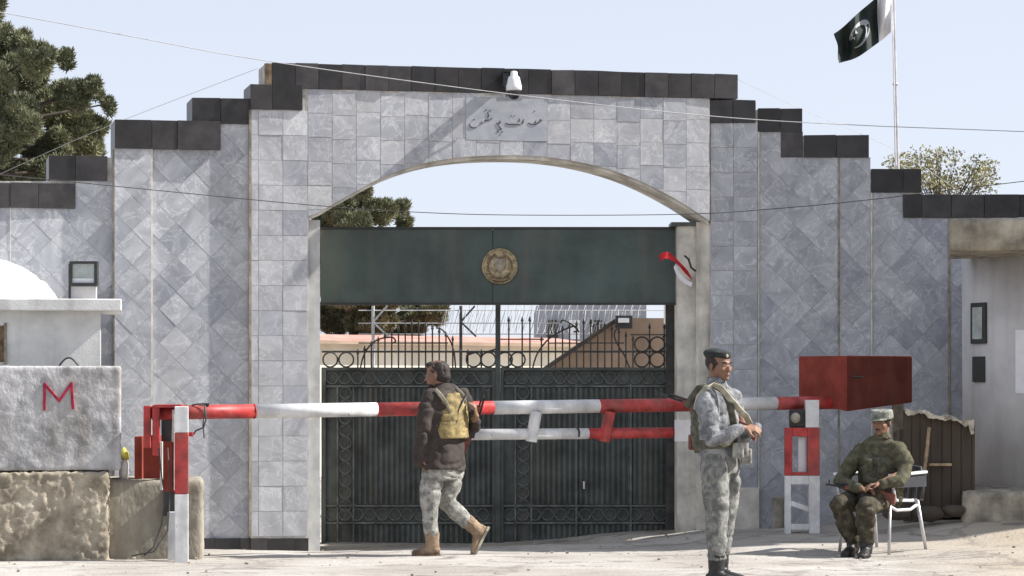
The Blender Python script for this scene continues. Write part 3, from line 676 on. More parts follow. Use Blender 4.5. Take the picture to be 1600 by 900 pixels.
# ------------------------------------------------------------------ wires
def wire(pts, name, m, label, r=.004, ext=14):
    P_ = [at(*p) for p in pts]
    a = P_[0] + (P_[0] - P_[1]).normalized() * ext if ext else P_[0]; b = P_[-1] + (P_[-1] - P_[-2]).normalized() * ext if ext else P_[-1]
    P_ = ([a] if ext else []) + P_ + ([b] if ext else []); out = []
    for i in range(len(P_) - 1):
        p0, p1, p2, p3 = P_[max(0, i - 1)], P_[i], P_[i + 1], P_[min(len(P_) - 1, i + 2)]
        for k in range(8):
            t = k / 8; out.append(.5 * ((2 * p1) + (p2 - p0) * t + (2 * p0 - 5 * p1 + 4 * p2 - p3) * t * t + (3 * p1 - p0 - 3 * p2 + p3) * t ** 3))
    out.append(P_[-1]); o = MB().tube(out, r, 5).build(name, m, smooth=True); tag(o, label, 'wire'); return o
wire([(-60, 8, 25.5), (200, 56, 25.7), (415, 95, 26), (797, 147, 26.4), (1106, 181, 26.8), (1350, 196, 27), (1660, 208, 27.2)], 'overhead_wire', 'wire_light', 'pale cable running down past the domed camera from the upper left', .0045)
wire([(-60, 267, 25.5), (180, 291, 25.6), (480, 320, 25.8), (640, 331, 25.9), (800, 336, 26), (1060, 335, 26.2), (1200, 327, 26.3), (1360, 312, 26.4), (1660, 276, 26.6)], 'overhead_wire', 'wire_black', 'dark cable sagging across the whole gateway through the arch opening', .0042)
wire([(-60, 300, 33), (150, 205, 32), (405, 106, 31)], 'overhead_wire', 'wire_light', 'faint thin cable rising behind the left coping steps', .003, ext=0)
wire([(1153, 124, 28.6), (1240, 165, 31), (1400, 235, 34), (1500, 300, 36)], 'overhead_wire', 'wire_light', 'faint thin cable falling away behind the right coping steps', .003, ext=0)

# ------------------------------------------------------------------ flag
FP = thing('flagpole', 'slender white flagpole rising behind the right wall', 'flagpole', at(1404, 640, 33))
FP.location.z = 0
mb = MB(); mb.tube([(X_(1405, 33), 33, 0), at(1402, 262, 33), at(1399, 140, 33), at(1396, 0, 33), at(1394.6, -60, 33)], [.035, .03, .024, .022, .02], 10); mb.build('pole', 'steel', FP, smooth=True)
mb = MB(); mb.tube([at(1399.2, 133, 33), at(1399, 130, 33)], .036, 10); mb.build('collar', 'steel', FP, smooth=True)
mb = MB(); mb.ell(at(1394.6, -64, 33), (.05, .05, .05)); mb.build('finial', 'steel', FP, smooth=True)
mb = MB(); mb.tube([at(1400, 258, 32.93), at(1397, 130, 32.94), at(1393, -50, 32.95)], .006, 5); mb.build('halyard', 'flag_white', FP)
FL = thing('flag', 'dark green flag with white hoist band, crescent and star flying from the flagpole', 'flag', at(1392, 50, 33))
def q3(a, A, B, Cc):
    return tuple(A[i] * (1 - a) * (1 - 2 * a) + 4 * B[i] * a * (1 - a) + Cc[i] * a * (2 * a - 1) for i in range(2))
def flagp(a, b, dy=0):
    t = q3(a, (1393, -28), (1349, 14), (1304, 52)); l = q3(a, (1392, 50), (1354, 80), (1312, 101))
    u = t[0] * (1 - b) + l[0] * b; v = t[1] * (1 - b) + l[1] * b
    v += 2.2 * math.sin(a * 9 + b * 2) * (a); u += 1.5 * math.sin(b * 7 + a * 5) * a
    Y = 33 - .10 * math.sin(a * 11 + b * 2.5) - .05 * math.sin(a * 23 - b * 4) - .25 * a + dy
    return at(u, v, Y)
def flag_patch(a0, a1, name, m, na=18, nb=16):
    mb = MB()
    for side in (-.004, .004):
        k = len(mb.v)
        for j in range(nb + 1):
            for i in range(na + 1): mb.v.append(tuple(flagp(a0 + (a1 - a0) * i / na, j / nb, side)))
        for j in range(nb):
            for i in range(na): mb.f.append((k + j * (na + 1) + i, k + j * (na + 1) + i + 1, k + (j + 1) * (na + 1) + i + 1, k + (j + 1) * (na + 1) + i))
    mb.build(name, m, FL, smooth=True)
flag_patch(0, .255, 'hoist_band', 'flag_white'); flag_patch(.256, 1, 'field', 'flag_green', 30)
def flag_shape(poly_fn, n, name):
    mb = MB(); vs = []; 
    for i in range(n + 1):
        o_, i_ = poly_fn(i / n); vs.append(flagp(*o_, -.012)); vs.append(flagp(*i_, -.012))
    mb.add(vs, [(2 * i, 2 * i + 1, 2 * i + 3, 2 * i + 2) for i in range(n)])
    mb.add([v + Vector((0, .005, 0)) for v in vs], [(2 * i, 2 * i + 1, 2 * i + 3, 2 * i + 2) for i in range(n)]); mb.build(name, 'emblem_grey', FL, smooth=True)
ca, cb = .60, .50
def cres(t):
    an = R(-150 + 300 * t) + R(200); ro = .27; th = .062 * math.sin(math.pi * t) ** .7 + .001
    f_ = lambda r: (ca + r * .72 * math.cos(an), cb + r * math.sin(an)); return f_(ro), f_(ro - th * 1.6)
flag_shape(cres, 26, 'crescent')
mb = MB(); sv = []
for i in range(10):
    r = .115 if i % 2 == 0 else .045; a = R(36 * i + 20); sv.append(flagp(ca + .10 + r * .72 * math.cos(a), cb - .08 + r * math.sin(a), -.012))
mb.add(sv + [p + Vector((0, .005, 0)) for p in sv], [tuple(range(10)), tuple(range(19, 9, -1))]); mb.build('star', 'emblem_grey', FL)

# ------------------------------------------------------------------ rough solids
def rough_box(u0, u1, v0, v1, Y, d, name, m, parent, amp=.02, step=.05, rnd=.05, fr=6, yaw=0, pit=0, left=False):
    x0, x1, z0, z1 = X_(u0, Y), X_(u1, Y), Z_(v1, Y), Z_(v0, Y)
    bm = bmesh.new(); nx_, ny_, nz_ = [max(2, int(q / step)) for q in (x1 - x0, d, z1 - z0)]
    mb = MB(); key = {}
    def vid(i, j, k):
        if (i, j, k) not in key:
            p = Vector((x0 + (x1 - x0) * i / nx_, Y + d * j / ny_, z0 + (z1 - z0) * k / nz_))
            c = Vector((min(max(p.x, x0 + rnd), x1 - rnd), min(max(p.y, Y + rnd), Y + d - rnd), min(max(p.z, z0 + rnd), z1 - rnd))); dd = p - c
            nrm = dd.normalized() if dd.length > 0 else Vector((0, 0, 0))
            if dd.length > rnd: p = c + nrm * rnd
            nz = noise.noise(p * fr) + .5 * noise.noise(p * fr * 2.3) + .35 * noise.noise(p * fr * 5)
            pd_ = Vector((p.x * 9 + p.z * 3, p.y * 9, p.z * 7)); cr_ = abs(noise.noise(pd_)) ; nz -= pit * max(0, .22 - cr_) / .22
            p = p + nrm * nz * amp
            if yaw: q = Vector((x0 if left else x1, Y, 0)); p = q + Matrix.Rotation(R(yaw), 3, 'Z') @ (p - q)
            key[(i, j, k)] = len(mb.v); mb.v.append(tuple(p))
        return key[(i, j, k)]
    for i in range(nx_):
        for k in range(nz_):
            for j in (0, ny_): mb.f.append((vid(i, j, k), vid(i + 1, j, k), vid(i + 1, j, k + 1), vid(i, j, k + 1)))
    for i in range(nx_):
        for j in range(ny_):
            for k in (0, nz_): mb.f.append((vid(i, j, k), vid(i + 1, j, k), vid(i + 1, j + 1, k), vid(i, j + 1, k)))
    for j in range(ny_):
        for k in range(nz_):
            for i in (0, nx_): mb.f.append((vid(i, j, k), vid(i, j + 1, k), vid(i, j + 1, k + 1), vid(i, j, k + 1)))
    return mb.build(name, m, parent, smooth=True)

# left group
MBk = thing('concrete_block', 'big grey concrete block painted with a red letter M, set on rough stone', 'concrete block', at(80, 736, 22.9))
rough_box(-80, 189, 572, 735, 22.9, .9, 'block', 'concrete', MBk, amp=.005, step=.02, rnd=.02, fr=14, yaw=8.5, pit=.5)
gpts = [(69, 640), (70, 600), (92, 626), (112, 599), (114, 638)]
mb = MB()
def mpt(u, v):
    q = Vector((X_(189, 22.9), 22.9, 0)); k = (u - 800) / F; t_ = math.tan(R(8.5)); Y_ = (q.y - t_ * q.x) / (1 - t_ * k); return Vector((k * Y_, Y_ - .008, Z_(v, Y_)))
for i in range(4):
    a, b = gpts[i], gpts[i + 1]; A = mpt(*a); B = mpt(*b); dn = (B - A).normalized(); nn = Vector((-dn.z, 0, dn.x)) * .0125; A = A - dn * .008; B = B + dn * .008
    dz = .001 * i; o_ = Vector((0, -dz, 0)); t = Vector((0, .012, 0)); mb.prism([A - nn + o_, B - nn * .8 + o_, B + nn + o_, A + nn * .7 + o_], [A - nn + t, B - nn * .8 + t, B + nn + t, A + nn * .7 + t])
mb.build('painted_letter', 'graffiti', MBk)
mb = MB(); pz = [at(91 + 33 * i / 10, 574 - 15 * math.sin(math.pi * i / 10), 23.2) for i in range(11)]; mb.tube(pz, .008, 6); mb.build('lifting_loop', 'dark_frame', MBk, smooth=True)
RS = rough_box(-80, 170, 737, 880, 22.85, .9, 'rough_stone', 'rough_stone', None, amp=.013, step=.016, rnd=.03, fr=19, yaw=8.5, pit=.9); tag(RS, 'rough broken beige rubble block beneath the concrete block with the M', 'stone block')
CB = rough_box(110, 318, 749, 885, 23.2, .95, 'low_concrete_barrier', 'low_stone', None, amp=.010, step=.03, rnd=.05, fr=7, yaw=7, pit=.4); tag(CB, 'low tan concrete barrier with a rounded end behind the left barrier post', 'barrier block')
BT = thing('guard_booth', 'pale plastered booth wall with a flat projecting slab above the marked block', 'booth', at(60, 572, 24.6))
BT.location.z = 0
mb = MB(); ubox(mb, 12, 157, 484, 900, 24.6, 1.2, 8.5, 157); ubox(mb, -160, 12, 484, 509, 24.6, 1.2, 8.5, 157); ubox(mb, -160, 12, 566, 900, 24.6, 1.2, 8.5, 157); ubox(mb, -160, -60, 505, 570, 24.6, 1.2, 8.5, 157); mb.build('wall', 'white_plaster', BT)
mb = MB(); ubox(mb, -160, 190, 467, 486, 24.5, 1.4, 8.5); mb.build('roof_slab', 'white_plaster', BT, bevel=.01)
mb = MB(); ubox(mb, -60, 13, 508, 568, 24.75, .04, 8.5, 157); mb.build('window_board', 'wood_light', BT)
mb = MB(); ubox(mb, 9, 13, 505, 569, 24.58, .05, 8.5, 157); mb.build('window_frame', 'tan_trim', BT)
FLt = thing('floodlight', 'square black floodlight with a pale lens standing on the booth slab', 'floodlight', at(130, 467, 25.0))
mb = MB(); ubox(mb, 108, 152, 408, 412, 24.95, .10); ubox(mb, 108, 152, 442, 447, 24.95, .10); ubox(mb, 108, 112, 408, 447, 24.951, .098); ubox(mb, 147, 152, 408, 447, 24.951, .098); ubox(mb, 109, 151, 409, 446, 25.03, .06); mb.build('housing', 'dark_frame', FLt, bevel=.003)
mb = MB(); ubox(mb, 112, 147, 412, 442, 25.0, .01); mb.build('lens', 'dusty_glass', FLt)
mb = MB(); ubox(mb, 112, 147, 435, 442, 24.99, .008); mb.build('reflector', 'paper', FLt)
mb = MB(); ubox(mb, 110, 150, 448, 467.5, 25.02, .06); mb.build('mount', 'guard_paint', FLt)
mb = MB(); ubox(mb, 107, 110, 412, 467.5, 25.0, .03); mb.build('bracket', 'dark_frame', FLt)
# white canopy (shallow cloth dome, partly out of the picture)
mb = MB(); cc = at(-38, 470, 26.2); n = 40; 
prof = [(0, .42), (.15, .415), (.3, .39), (.45, .33), (.58, .245), (.62, .20), (.66, .19), (.68, .17), (.75, .08), (.80, .0)]
k = 0
for i, (r, z) in enumerate(prof):
    for j in range(n):
        a = 2 * math.pi * j / n; sc2 = 1 + .012 * math.cos(8 * a); mb.v.append((cc.x + r * sc2 * math.cos(a), cc.y + r * sc2 * math.sin(a), cc.z + z))
for i in range(len(prof) - 1):
    for j in range(n): mb.f.append((i * n + j, i * n + (j + 1) % n, (i + 1) * n + (j + 1) % n, (i + 1) * n + j))
mb.f = [f for f in mb.f]
CN = thing('parasol', 'white cloth parasol top showing over the booth slab at far left', 'parasol', (cc.x, cc.y, 0))
mb.build('canopy', 'canvas_white', CN, smooth=True)
mb = MB(); mb.tube([(cc.x, cc.y, -.3), (cc.x, cc.y, cc.z + .4)], .03, 8); mb.build('pole', 'steel', CN)
BO = thing('bottle', 'small pale bottle with a yellow top standing beside the marked block', 'bottle', at(195, 749, 23.3))
mb = MB(); mb.tube([at(193, 751, 23.3), at(193.5, 738, 23.3), at(195, 724, 23.3), at(196, 716, 23.3)], [.036, .042, .034, .016], 12); mb.build('body', 'bottle', BO, smooth=True)
mb = MB(); mb.tube([at(196, 718, 23.3), at(195, 709, 23.3), at(193, 699, 23.3)], [.034, .036, .008], 10); mb.build('top', 'yellow', BO, smooth=True)

# ------------------------------------------------------------------ boom barrier
BY0, BY1 = 23.0, 25.5
def bY(u): X0, X1 = X_(235, BY0), X_(1265, BY1); k = (BY1 - BY0) / (X1 - X0); q = (u - 800) / F; return (BY0 - k * X0) / (1 - k * q)
BR = thing('boom_barrier', 'long red and white striped boom barrier closed across the gateway', 'barrier', (X_(284, 22.9), 22.9, 0.03))
def bv(u): return 645 - (u - 240) * 15 / 1000
def seg(u0, u1, m, v0=None, v1=None, r=.064, name='boom_section', n=14):
    a = at(u0, bv(u0) if v0 is None else v0, bY(u0)); b = at(u1, bv(u1) if v1 is None else v1, bY(u1))
    return MB().tube([a, b], r, n).build(name, m, BR, smooth=False)
def seg_s(*a, **k):
    o = seg(*a, **k)
    for p in o.data.polygons: p.use_smooth = len(p.vertices) == 4
for a, b, m in ((238, 397, 'red_paint'), (397, 588, 'white_paint'), (588, 770, 'red_paint'), (770, 935, 'white_paint'), (935, 1078, 'red_paint'), (1078, 1212, 'white_paint'), (1212, 1330, 'red_paint')):
    seg_s(a, b, m, r=.062)
seg_s(396, 398, 'red_paint', r=.066, name='joint_sleeve'); 
seg_s(735, 918, 'white_paint', 679, 677.5, r=.050, name='lower_bar'); seg_s(918, 1060, 'red_paint', 677.5, 676, r=.050, name='lower_bar')
seg_s(900, 903, 'dark_frame', 677, 677, r=.052, name='bolt_band')
def hang(u0, u1, m):
    Y = bY(u0) - .055; a = at(u0, 643, Y); b = at(u1, 690, Y); MB().tube([a, b], .052, 10).build('hanger', m, BR, smooth=False)
hang(838, 830, 'white_paint'); hang(953, 944, 'red_paint')
mb = MB(); ubox(mb, 1054, 1079, 656, 690, bY(1060) - .08, .02); mb.build('end_plate', 'guard_paint', BR, bevel=.004)
Yp = 22.75
for v0, v1, m in ((635, 676, 'white_paint'), (676.2, 772, 'red_paint'), (772.2, 885, 'white_paint')):
    mb = MB(); ubox(mb, 273, 294.5, v0, v1, Yp, .115, 6.8); mb.build('post', m, BR, bevel=.006)
for a, b, c, d, Y, dd, m, nm in ((210, 222, 682, 748, 23.35, .30, 'dark_red', 'counterweight'), (224, 250, 680, 748, 23.2, .10, 'dark_red', 'counterweight'), (224, 235, 634, 700, 23.0, .05, 'red_paint', 'pivot_arm'),
      (238, 249, 633, 712, 22.9, .05, 'red_paint', 'pivot_arm'), (254, 272, 690, 768, 22.95, .05, 'dark_red', 'side_plate'), (250, 254, 690, 766, 22.9, .03, 'off_white', 'plate_edge'), (269, 273, 640, 766, 22.95, .03, 'off_white', 'plate_edge'),
      (241, 283, 632, 637, 22.85, .2, 'red_paint', 'top_bracket'), (262, 276, 800, 885, 23.0, .08, 'white_paint', 'foot'), (252, 268, 655, 690, 23.05, .12, 'dark_frame', 'hinge'), (295, 301, 675, 682, 22.8, .06, 'red_paint', 'lug'), (255, 276, 765, 806, 23.1, .08, 'dark_frame', 'hinge')):
    mb = MB(); ubox(mb, a, b, c, d, Y, dd); mb.build(nm, m, BR, bevel=.004)
mb = MB(); mb.tube([at(248, 700, 22.85), at(252, 740, 22.8), at(258, 780, 22.75), at(252, 820, 22.75), at(240, 855, 22.72), at(225, 868, 22.7)], .006, 6); mb.tube([at(262, 700, 22.9), at(266, 770, 22.75), at(262, 830, 22.7), at(240, 862, 22.68), at(205, 869, 22.66)], .006, 6); mb.build('chain', 'wire_black', BR, smooth=True)
cb_ = MB(); Yb = bY(318) - .07
cb_.tube([at(300, 633, Yb), at(310, 631, Yb), at(320, 634, Yb), at(322, 655, Yb), at(318, 668, Yb), at(306, 673, Yb), at(300, 682, Yb)], .007, 6); cb_.tube([at(320, 640, Yb), at(317, 664, Yb), at(319, 684, Yb)], .005, 6); cb_.build('tie_wire', 'wire_black', BR, smooth=True)
mb = MB(); ubox(mb, 311, 326, 630, 635, bY(318) - .03, .06); mb.build('bracket', 'dark_frame', BR)

# right rest post
RP = thing('barrier_post', 'open red over white metal stand carrying the right end of the boom', 'stand', (X_(1254, 25.3), 25.3, .1))
def rb_(lst, m, nm, Y=25.2, d=.1):
    for a, b, c, e in lst: mb = MB(); ubox(mb, a, b, c, e, Y, d); mb.build(nm, m, RP, bevel=.005)
rb_([(1259, 1280, 625, 668)], 'white_paint', 'upright')
rb_([(1262, 1281, 668.3, 743)], 'red_paint', 'upright'); rb_([(1227, 1238, 668.3, 743)], 'red_paint', 'upright')
rb_([(1238, 1262, 668.3, 682), (1238, 1262, 738, 743)], 'red_paint', 'crossbar', 25.203, .09)
rb_([(1247, 1259, 682, 738)], 'white_paint', 'inner_plate', 25.26, .03)
rb_([(1227, 1236, 743.3, 845), (1264, 1281, 743.3, 845)], 'white_paint', 'leg'); rb_([(1236, 1264, 743.3, 757), (1236, 1264, 819, 828)], 'white_paint', 'crossbar', 25.203, .09)
mb = MB(); a = at(1238, 772, 25.22); mb.prism([at(1236, 782, 25.21), at(1264, 792, 25.21), at(1264, 800, 25.21), at(1236, 790, 25.21)], [at(1236, 782, 25.27), at(1264, 792, 25.27), at(1264, 800, 25.27), at(1236, 790, 25.27)]); mb.build('gusset', 'white_paint', RP)
mb = MB(); mb.ell(at(1243, 653, 25.16), (.045, .04, .05)); mb.build('lamp', 'concrete_tan', RP, smooth=True)
mb = MB(); ubox(mb, 1234, 1259, 640, 668, 25.24, .08); mb.build('socket_box', 'dark_frame', RP, bevel=.01)

# dark red counterweight box with a near corner
BX = thing('counterweight_box', 'dark red sheet metal box at the right end of the boom, above the seated guard', 'box', at(1330, 645, 25.6)); BX.location.z = 0.1
A_ = (1248, 25.95, 561, 623); B_ = (1323, 25.35, 555, 644); D_ = (1425, 25.85, 557, 629)
zt2 = Z_(556, 25.5); zb2 = Z_(634, 25.6)
pa, pb, pd = at(A_[0], 600, A_[1]), at(B_[0], 600, B_[1]), at(D_[0], 600, D_[1]); pe = pa + pd - pb
def col(p, z): return Vector((p.x, p.y, z))
zbl = {0: Z_(623, 25.95), 1: Z_(643, 25.35), 2: Z_(629, 25.85)}
bxv = [col(pa, zbl[0]), col(pb, zbl[1]), col(pd, zbl[2]), col(pe, zbl[0]), col(pa, zt2), col(pb, zt2), col(pd, zt2), col(pe, zt2)]
dm_ = (pd - pb).normalized(); dn_ = Vector((dm_.y, -dm_.x, 0)) * .012
MB().prism([col(pb + dm_ * .004 + dn_, zbl[1] + .01), col(pd - dm_ * .01 + dn_, zbl[2] + .01), col(pd - dm_ * .01 + dn_, zt2 - .012), col(pb + dm_ * .004 + dn_, zt2 - .012)], [col(pb + dm_ * .004 , zbl[1] + .01), col(pd - dm_ * .01, zbl[2] + .01), col(pd - dm_ * .01, zt2 - .012), col(pb + dm_ * .004, zt2 - .012)]).build('shaded_face_panel', 'dark_red_shaded', BX, bevel=.003)  # shade of the right face put into a darker red panel
MB().add(bxv, [(0, 1, 5, 4), (1, 2, 6, 5), (2, 3, 7, 6), (3, 0, 4, 7), (4, 5, 6, 7), (0, 3, 2, 1)]).build('box_body', 'dark_red', BX, bevel=.006)
nrm = (pd - pb).cross(Vector((0, 0, 1))).normalized()
mb = MB(); p1 = pb.lerp(pd, .06) ; p2 = pb.lerp(pd, .22); mb.tube([col(p1, Z_(588, 25.4)) + nrm * .02, col(p2, Z_(589, 25.5)) + nrm * .02], .008, 6); mb.build('hasp', 'iron', BX)
mb = MB(); ubox(mb, 1396, 1412, 626, 830, 26.1, .1); mb.build('support', 'tan_trim', BX)

# ------------------------------------------------------------------ right: hut, guardhouse
HT = thing('wooden_hut', 'low dark hut of old boards with a ragged tarpaulin top behind the seated guard', 'hut', at(1468, 800, 25.3))
u = 1412; i = 0
while u < 1520:
    w_ = random.choice((13, 15, 17)); ub2 = min(u + w_, 1524); vt = 641 + (u - 1412) * .22; vb = 815 - (u - 1412) * .1
    mb = MB(); ubox(mb, u, ub2 - .8, vt, vb, 25.25 + random.uniform(0, .02), .03); mb.build('board', 'wood_dark', HT); u = ub2
mb = MB(); ubox(mb, 1414, 1518, 672, 804, 25.30, .35); mb.build('inner_frame', 'wood_dark', HT)
mb = MB(); rows_ = []
for j in range(5):
    for i in range(25):
        t = i / 24; uu = 1414 + 108 * t; vv = 637 + 22 * t + 2.5 * math.sin(t * 17) + random.uniform(-1.2, 1.2)
        if j == 0: vv += 6 + 2.5 * math.sin(t * 23) + random.uniform(-2, 2) + (16 if t > .93 else 0)
        p = at(uu, vv, 25.19 + (.0 if j < 2 else .25 * (j - 1))); rows_.append(p)
mb.add(rows_, [(j * 25 + i, j * 25 + i + 1, (j + 1) * 25 + i + 1, (j + 1) * 25 + i) for j in range(4) for i in range(24)])
tp = mb.build('tarpaulin', 'tarp', HT); sm = tp.modifiers.new('s', 'SOLIDIFY'); sm.thickness = .012
STK = MB().tube([at(1440, 782, 25.1), at(1446, 725, 25.12), at(1452, 668, 25.17)], .017, 7).build('wooden_stick', 'wood_light'); tag(STK, 'pale wooden stick leaning upright against the dark board hut', 'stick')
mb = MB(); ubox(mb, 1452, 1487, 724, 728, 25.2, .04); mb.build('batten', 'wood_light', HT)
# rubble and old things at the hut's foot
for (u, v, s, lab) in ((1400, 803, .09, 'dark sack slumped on the ground left of the hut foot'), (1452, 803, .10, 'dark rounded sack lying against the middle of the hut foot'), (1490, 797, .08, 'small dark sack at the right end of the hut foot')):
    c = at(u, v, 24.95); mb = MB(); mb.ell(c, (s * 1.4, s, s * .75), n=20, m=14)
    mb.v = [tuple(Vector(p) + (Vector(p) - c) * .25 * noise.noise(Vector(p) * 9)) for p in mb.v]; o = mb.build('sack', 'wood_dark', smooth=True); tag(o, lab, 'sack')
BOL = rough_box(1208, 1226, 776, 850, 26.8, .14, 'concrete_stub', 'concrete_tan', None, amp=.01, step=.03, rnd=.03); tag(BOL, 'short square concrete stub beside the white legs of the barrier stand', 'bollard')
GH = thing('guardhouse', 'rounded grey guardhouse at the right edge with small framed windows', 'guardhouse', at(1600, 800, 25.6))
# curved shell
gc = Vector((X_(1516, 26.4) + 1.25, 26.9, 0)); mb = MB(); n = 40; rr_ = 1.22; z0, z1 = .2, Z_(394, 25.6)
prs = [(z0, rr_), (z1, rr_ + .02)]
mb.tube([(gc.x, gc.y, z0), (gc.x, gc.y, z1)], [rr_, rr_ + .015], 64); o = mb.build('shell', 'guard_paint', GH)
for p in o.data.polygons: p.use_smooth = len(p.vertices) == 4
rb2 = rough_box(1483, 1900, 341, 393, 25.1, 1.6, 'roof_beam', 'concrete_tan', GH, amp=.012, step=.05, rnd=.03, yaw=-9.5, left=True, pit=.6)
rough_box(1502, 1900, 767, 840, 24.95, 2.6, 'base_step', 'concrete_tan', GH, amp=.012, step=.06, rnd=.04, yaw=-9.5, left=True, pit=.6)
def gbx(u0, u1, v0, v1, m, nm, out=.02, d=.05, ins=None):
    # oriented box lying on the shell where the line of sight meets it
    um = (u0 + u1) / 2; k = (um - 800) / F; a = 1 + k * k; b = -2 * (gc.y + k * gc.x); c = gc.y ** 2 + gc.x ** 2 - rr_ ** 2; Y = (-b - math.sqrt(max(0, b * b - 4 * a * c))) / (2 * a)
    p = Vector((k * Y, Y, 0)); nn = Vector((p.x - gc.x, p.y - gc.y, 0)).normalized(); t = Vector((-nn.y, nn.x, 0)); wpx = (u1 - u0) / F * Y / max(.3, abs(t.x)) / 2 * .62
    M = Matrix((( t.x, nn.x, 0, p.x), (t.y, nn.y, 0, p.y), (0, 0, 1, 0), (0, 0, 0, 1)))
    mb = MB(); mb.box(-wpx, wpx, -d, out, Z_(v1, Y), Z_(v0, Y), M); return mb.build(nm, m, GH, bevel=.003), M, wpx, Y
gbx(1519, 1544, 473, 537, 'dark_frame', 'window_frame', .03); gbx(1523, 1539, 480, 530, 'dusty_glass', 'window_pane', .034, .01)
gbx(1522, 1541, 557, 597, 'dark_frame', 'vent', .03)
gbx(1576, 1652, 515, 615, 'paper', 'notice_sheet', .012, .005)
# unseen block out of frame, added and sized to throw shade across the ground
TW = thing('shade_block', 'unseen, added tall tower beyond the right edge of the guardhouse', 'shade_caster', (8.2, 25.8, 0))
MB().box(6.6, 9.8, 24.75, 27.9, -.2, 6.6).build('wall', 'guard_paint', TW); MB().box(6.45, 9.95, 24.6, 28.0, 6.6, 6.8).build('roof_slab', 'concrete', TW)

# ------------------------------------------------------------------ behind the gate
FB = thing('long_building', 'long low cream building with a pinkish roof edge seen through the gate ironwork', 'building', (X_(680, 46), 46, -.2))
A0 = Vector((-6.2, 43.5, 0)); A1 = Vector((1.35, 50.5, 0)); fd = (A1 - A0).normalized(); fn = Vector((fd.y, -fd.x, 0)); zt0 = Z_(534, 47)
def fpt(t, z, o_=0): q = A0.lerp(A1, t) + fn * o_; return Vector((q.x, q.y, z))
MB().prism([fpt(0, -1), fpt(1, -1), fpt(1, zt0), fpt(0, zt0)], [fpt(0, -1, -5), fpt(1, -1, -5), fpt(1, zt0, -5), fpt(0, zt0, -5)]).build('wall', 'far_cream', FB)
rt = zt0 + .14
MB().prism([fpt(-.02, zt0, .25), fpt(1.02, zt0, .25), fpt(1.02, rt, -1.0), fpt(-.02, rt, -1.0)], [fpt(-.02, zt0 + .02, -5.2), fpt(1.02, zt0 + .02, -5.2), fpt(1.02, rt, -1.2), fpt(-.02, rt, -1.2)]).build('roof', 'far_pink', FB)
MB().prism([fpt(-.02, zt0 - .05, .27), fpt(1.02, zt0 - .05, .27), fpt(1.02, zt0 + .01, .27), fpt(-.02, zt0 + .01, .27)], [fpt(-.02, zt0 - .05, .2), fpt(1.02, zt0 - .05, .2), fpt(1.02, zt0 + .01, .2), fpt(-.02, zt0 + .01, .2)]).build('gutter', 'far_brown', FB)
BB = thing('gabled_shed', 'brown shed with a steep sloping roof edge seen through the right gate leaf', 'building', (X_(960, 38), 38, -.2))
ou = [(856, 700), (856, 571), (882, 556), (968, 497), (1045, 497), (1045, 700)]; mb = MB(); mb.prism([at(u, v, 38) for u, v in ou], [at(u, v, 38) + Vector((0, 5, 0)) for u, v in ou]); mb.build('wall', 'far_brown', BB)
mb = MB(); e = [(850, 574), (970, 492), (972, 498), (852, 580)]; mb.prism([at(u, v, 37.8) for u, v in e], [at(u, v, 37.8) + Vector((0, 5.4, 0)) for u, v in e]); mb.build('roof_edge', 'wood_dark', BB)
mb = MB(); ubox(mb, 962, 988, 493, 513, 37.6, .2); mb.build('wall_box', 'dark_frame', BB); mb = MB(); ubox(mb, 966, 983, 497, 504, 37.57, .04); mb.build('box_window', 'paper', BB)
mb = MB(); ubox(mb, 1038, 1046, 470, 600, 37.5, .15); mb.build('post', 'far_cream', BB)
GB = thing('far_building', 'hazy blue grey building behind the brown shed', 'building', (X_(900, 70), 70, 0))
ou = [(838, 700), (838, 478), (900, 460), (1010, 462), (1010, 700)]; MB().prism([at(u, v, 70) for u, v in ou], [at(u, v, 70) + Vector((0, 8, 0)) for u, v in ou]).build('wall', 'far_grey', GB)
for u in (856, 890, 924): mb = MB(); ubox(mb, u, u + 16, 500, 530, 69.9, .15); mb.build('window', 'paper' if u == 890 else 'dark_frame', GB)
for k, (u, lab) in enumerate(((583, 'grey fence post with angled arm before the pine, seen through the gate'), (720, 'dark fence post with Y arms and razor coil, seen through the gate centre'))):
    t = thing('fence_post', lab, 'post', at(u, 530, 44))
    mb = MB(); mb.tube([at(u, 640, 44), at(u, 478, 44)], .026, 6); mb.build('post', 'wire_light' if k == 0 else 'iron', t)
    mb = MB(); mb.tube([at(u, 503, 44), at(u + 22, 478, 44)], .015, 6); mb.tube([at(u, 503, 44), at(u + 24, 526, 44)], .015, 6); mb.build('arm', 'wire_light' if k == 0 else 'iron', t)
mb = MB(); pts = []
for i in range(1000):
    a = i / 1000 * 2 * math.pi * 30; uu = 690 + 310 * i / 1000; pts.append(at(uu, 503, 44) + Vector((.05 * math.sin(a), .2 * math.cos(a), .2 * math.sin(a))))
mb.tube(pts, .0042, 4)
pts = []
for i in range(1000):
    a = -i / 1000 * 2 * math.pi * 25; uu = 695 + 305 * i / 1000; pts.append(at(uu, 497, 44.2) + Vector((.05 * math.sin(a), .2 * math.cos(a), .24 * math.sin(a))))
mb.tube(pts, .0042, 4)
for v in (485, 505, 522): mb.tube([at(560, v, 44), at(1040, v, 44)], .008, 4)
tag(mb.build('razor_wire', 'wire_light'), 'coils of razor wire strung on the fence behind the gate', 'razor wire')

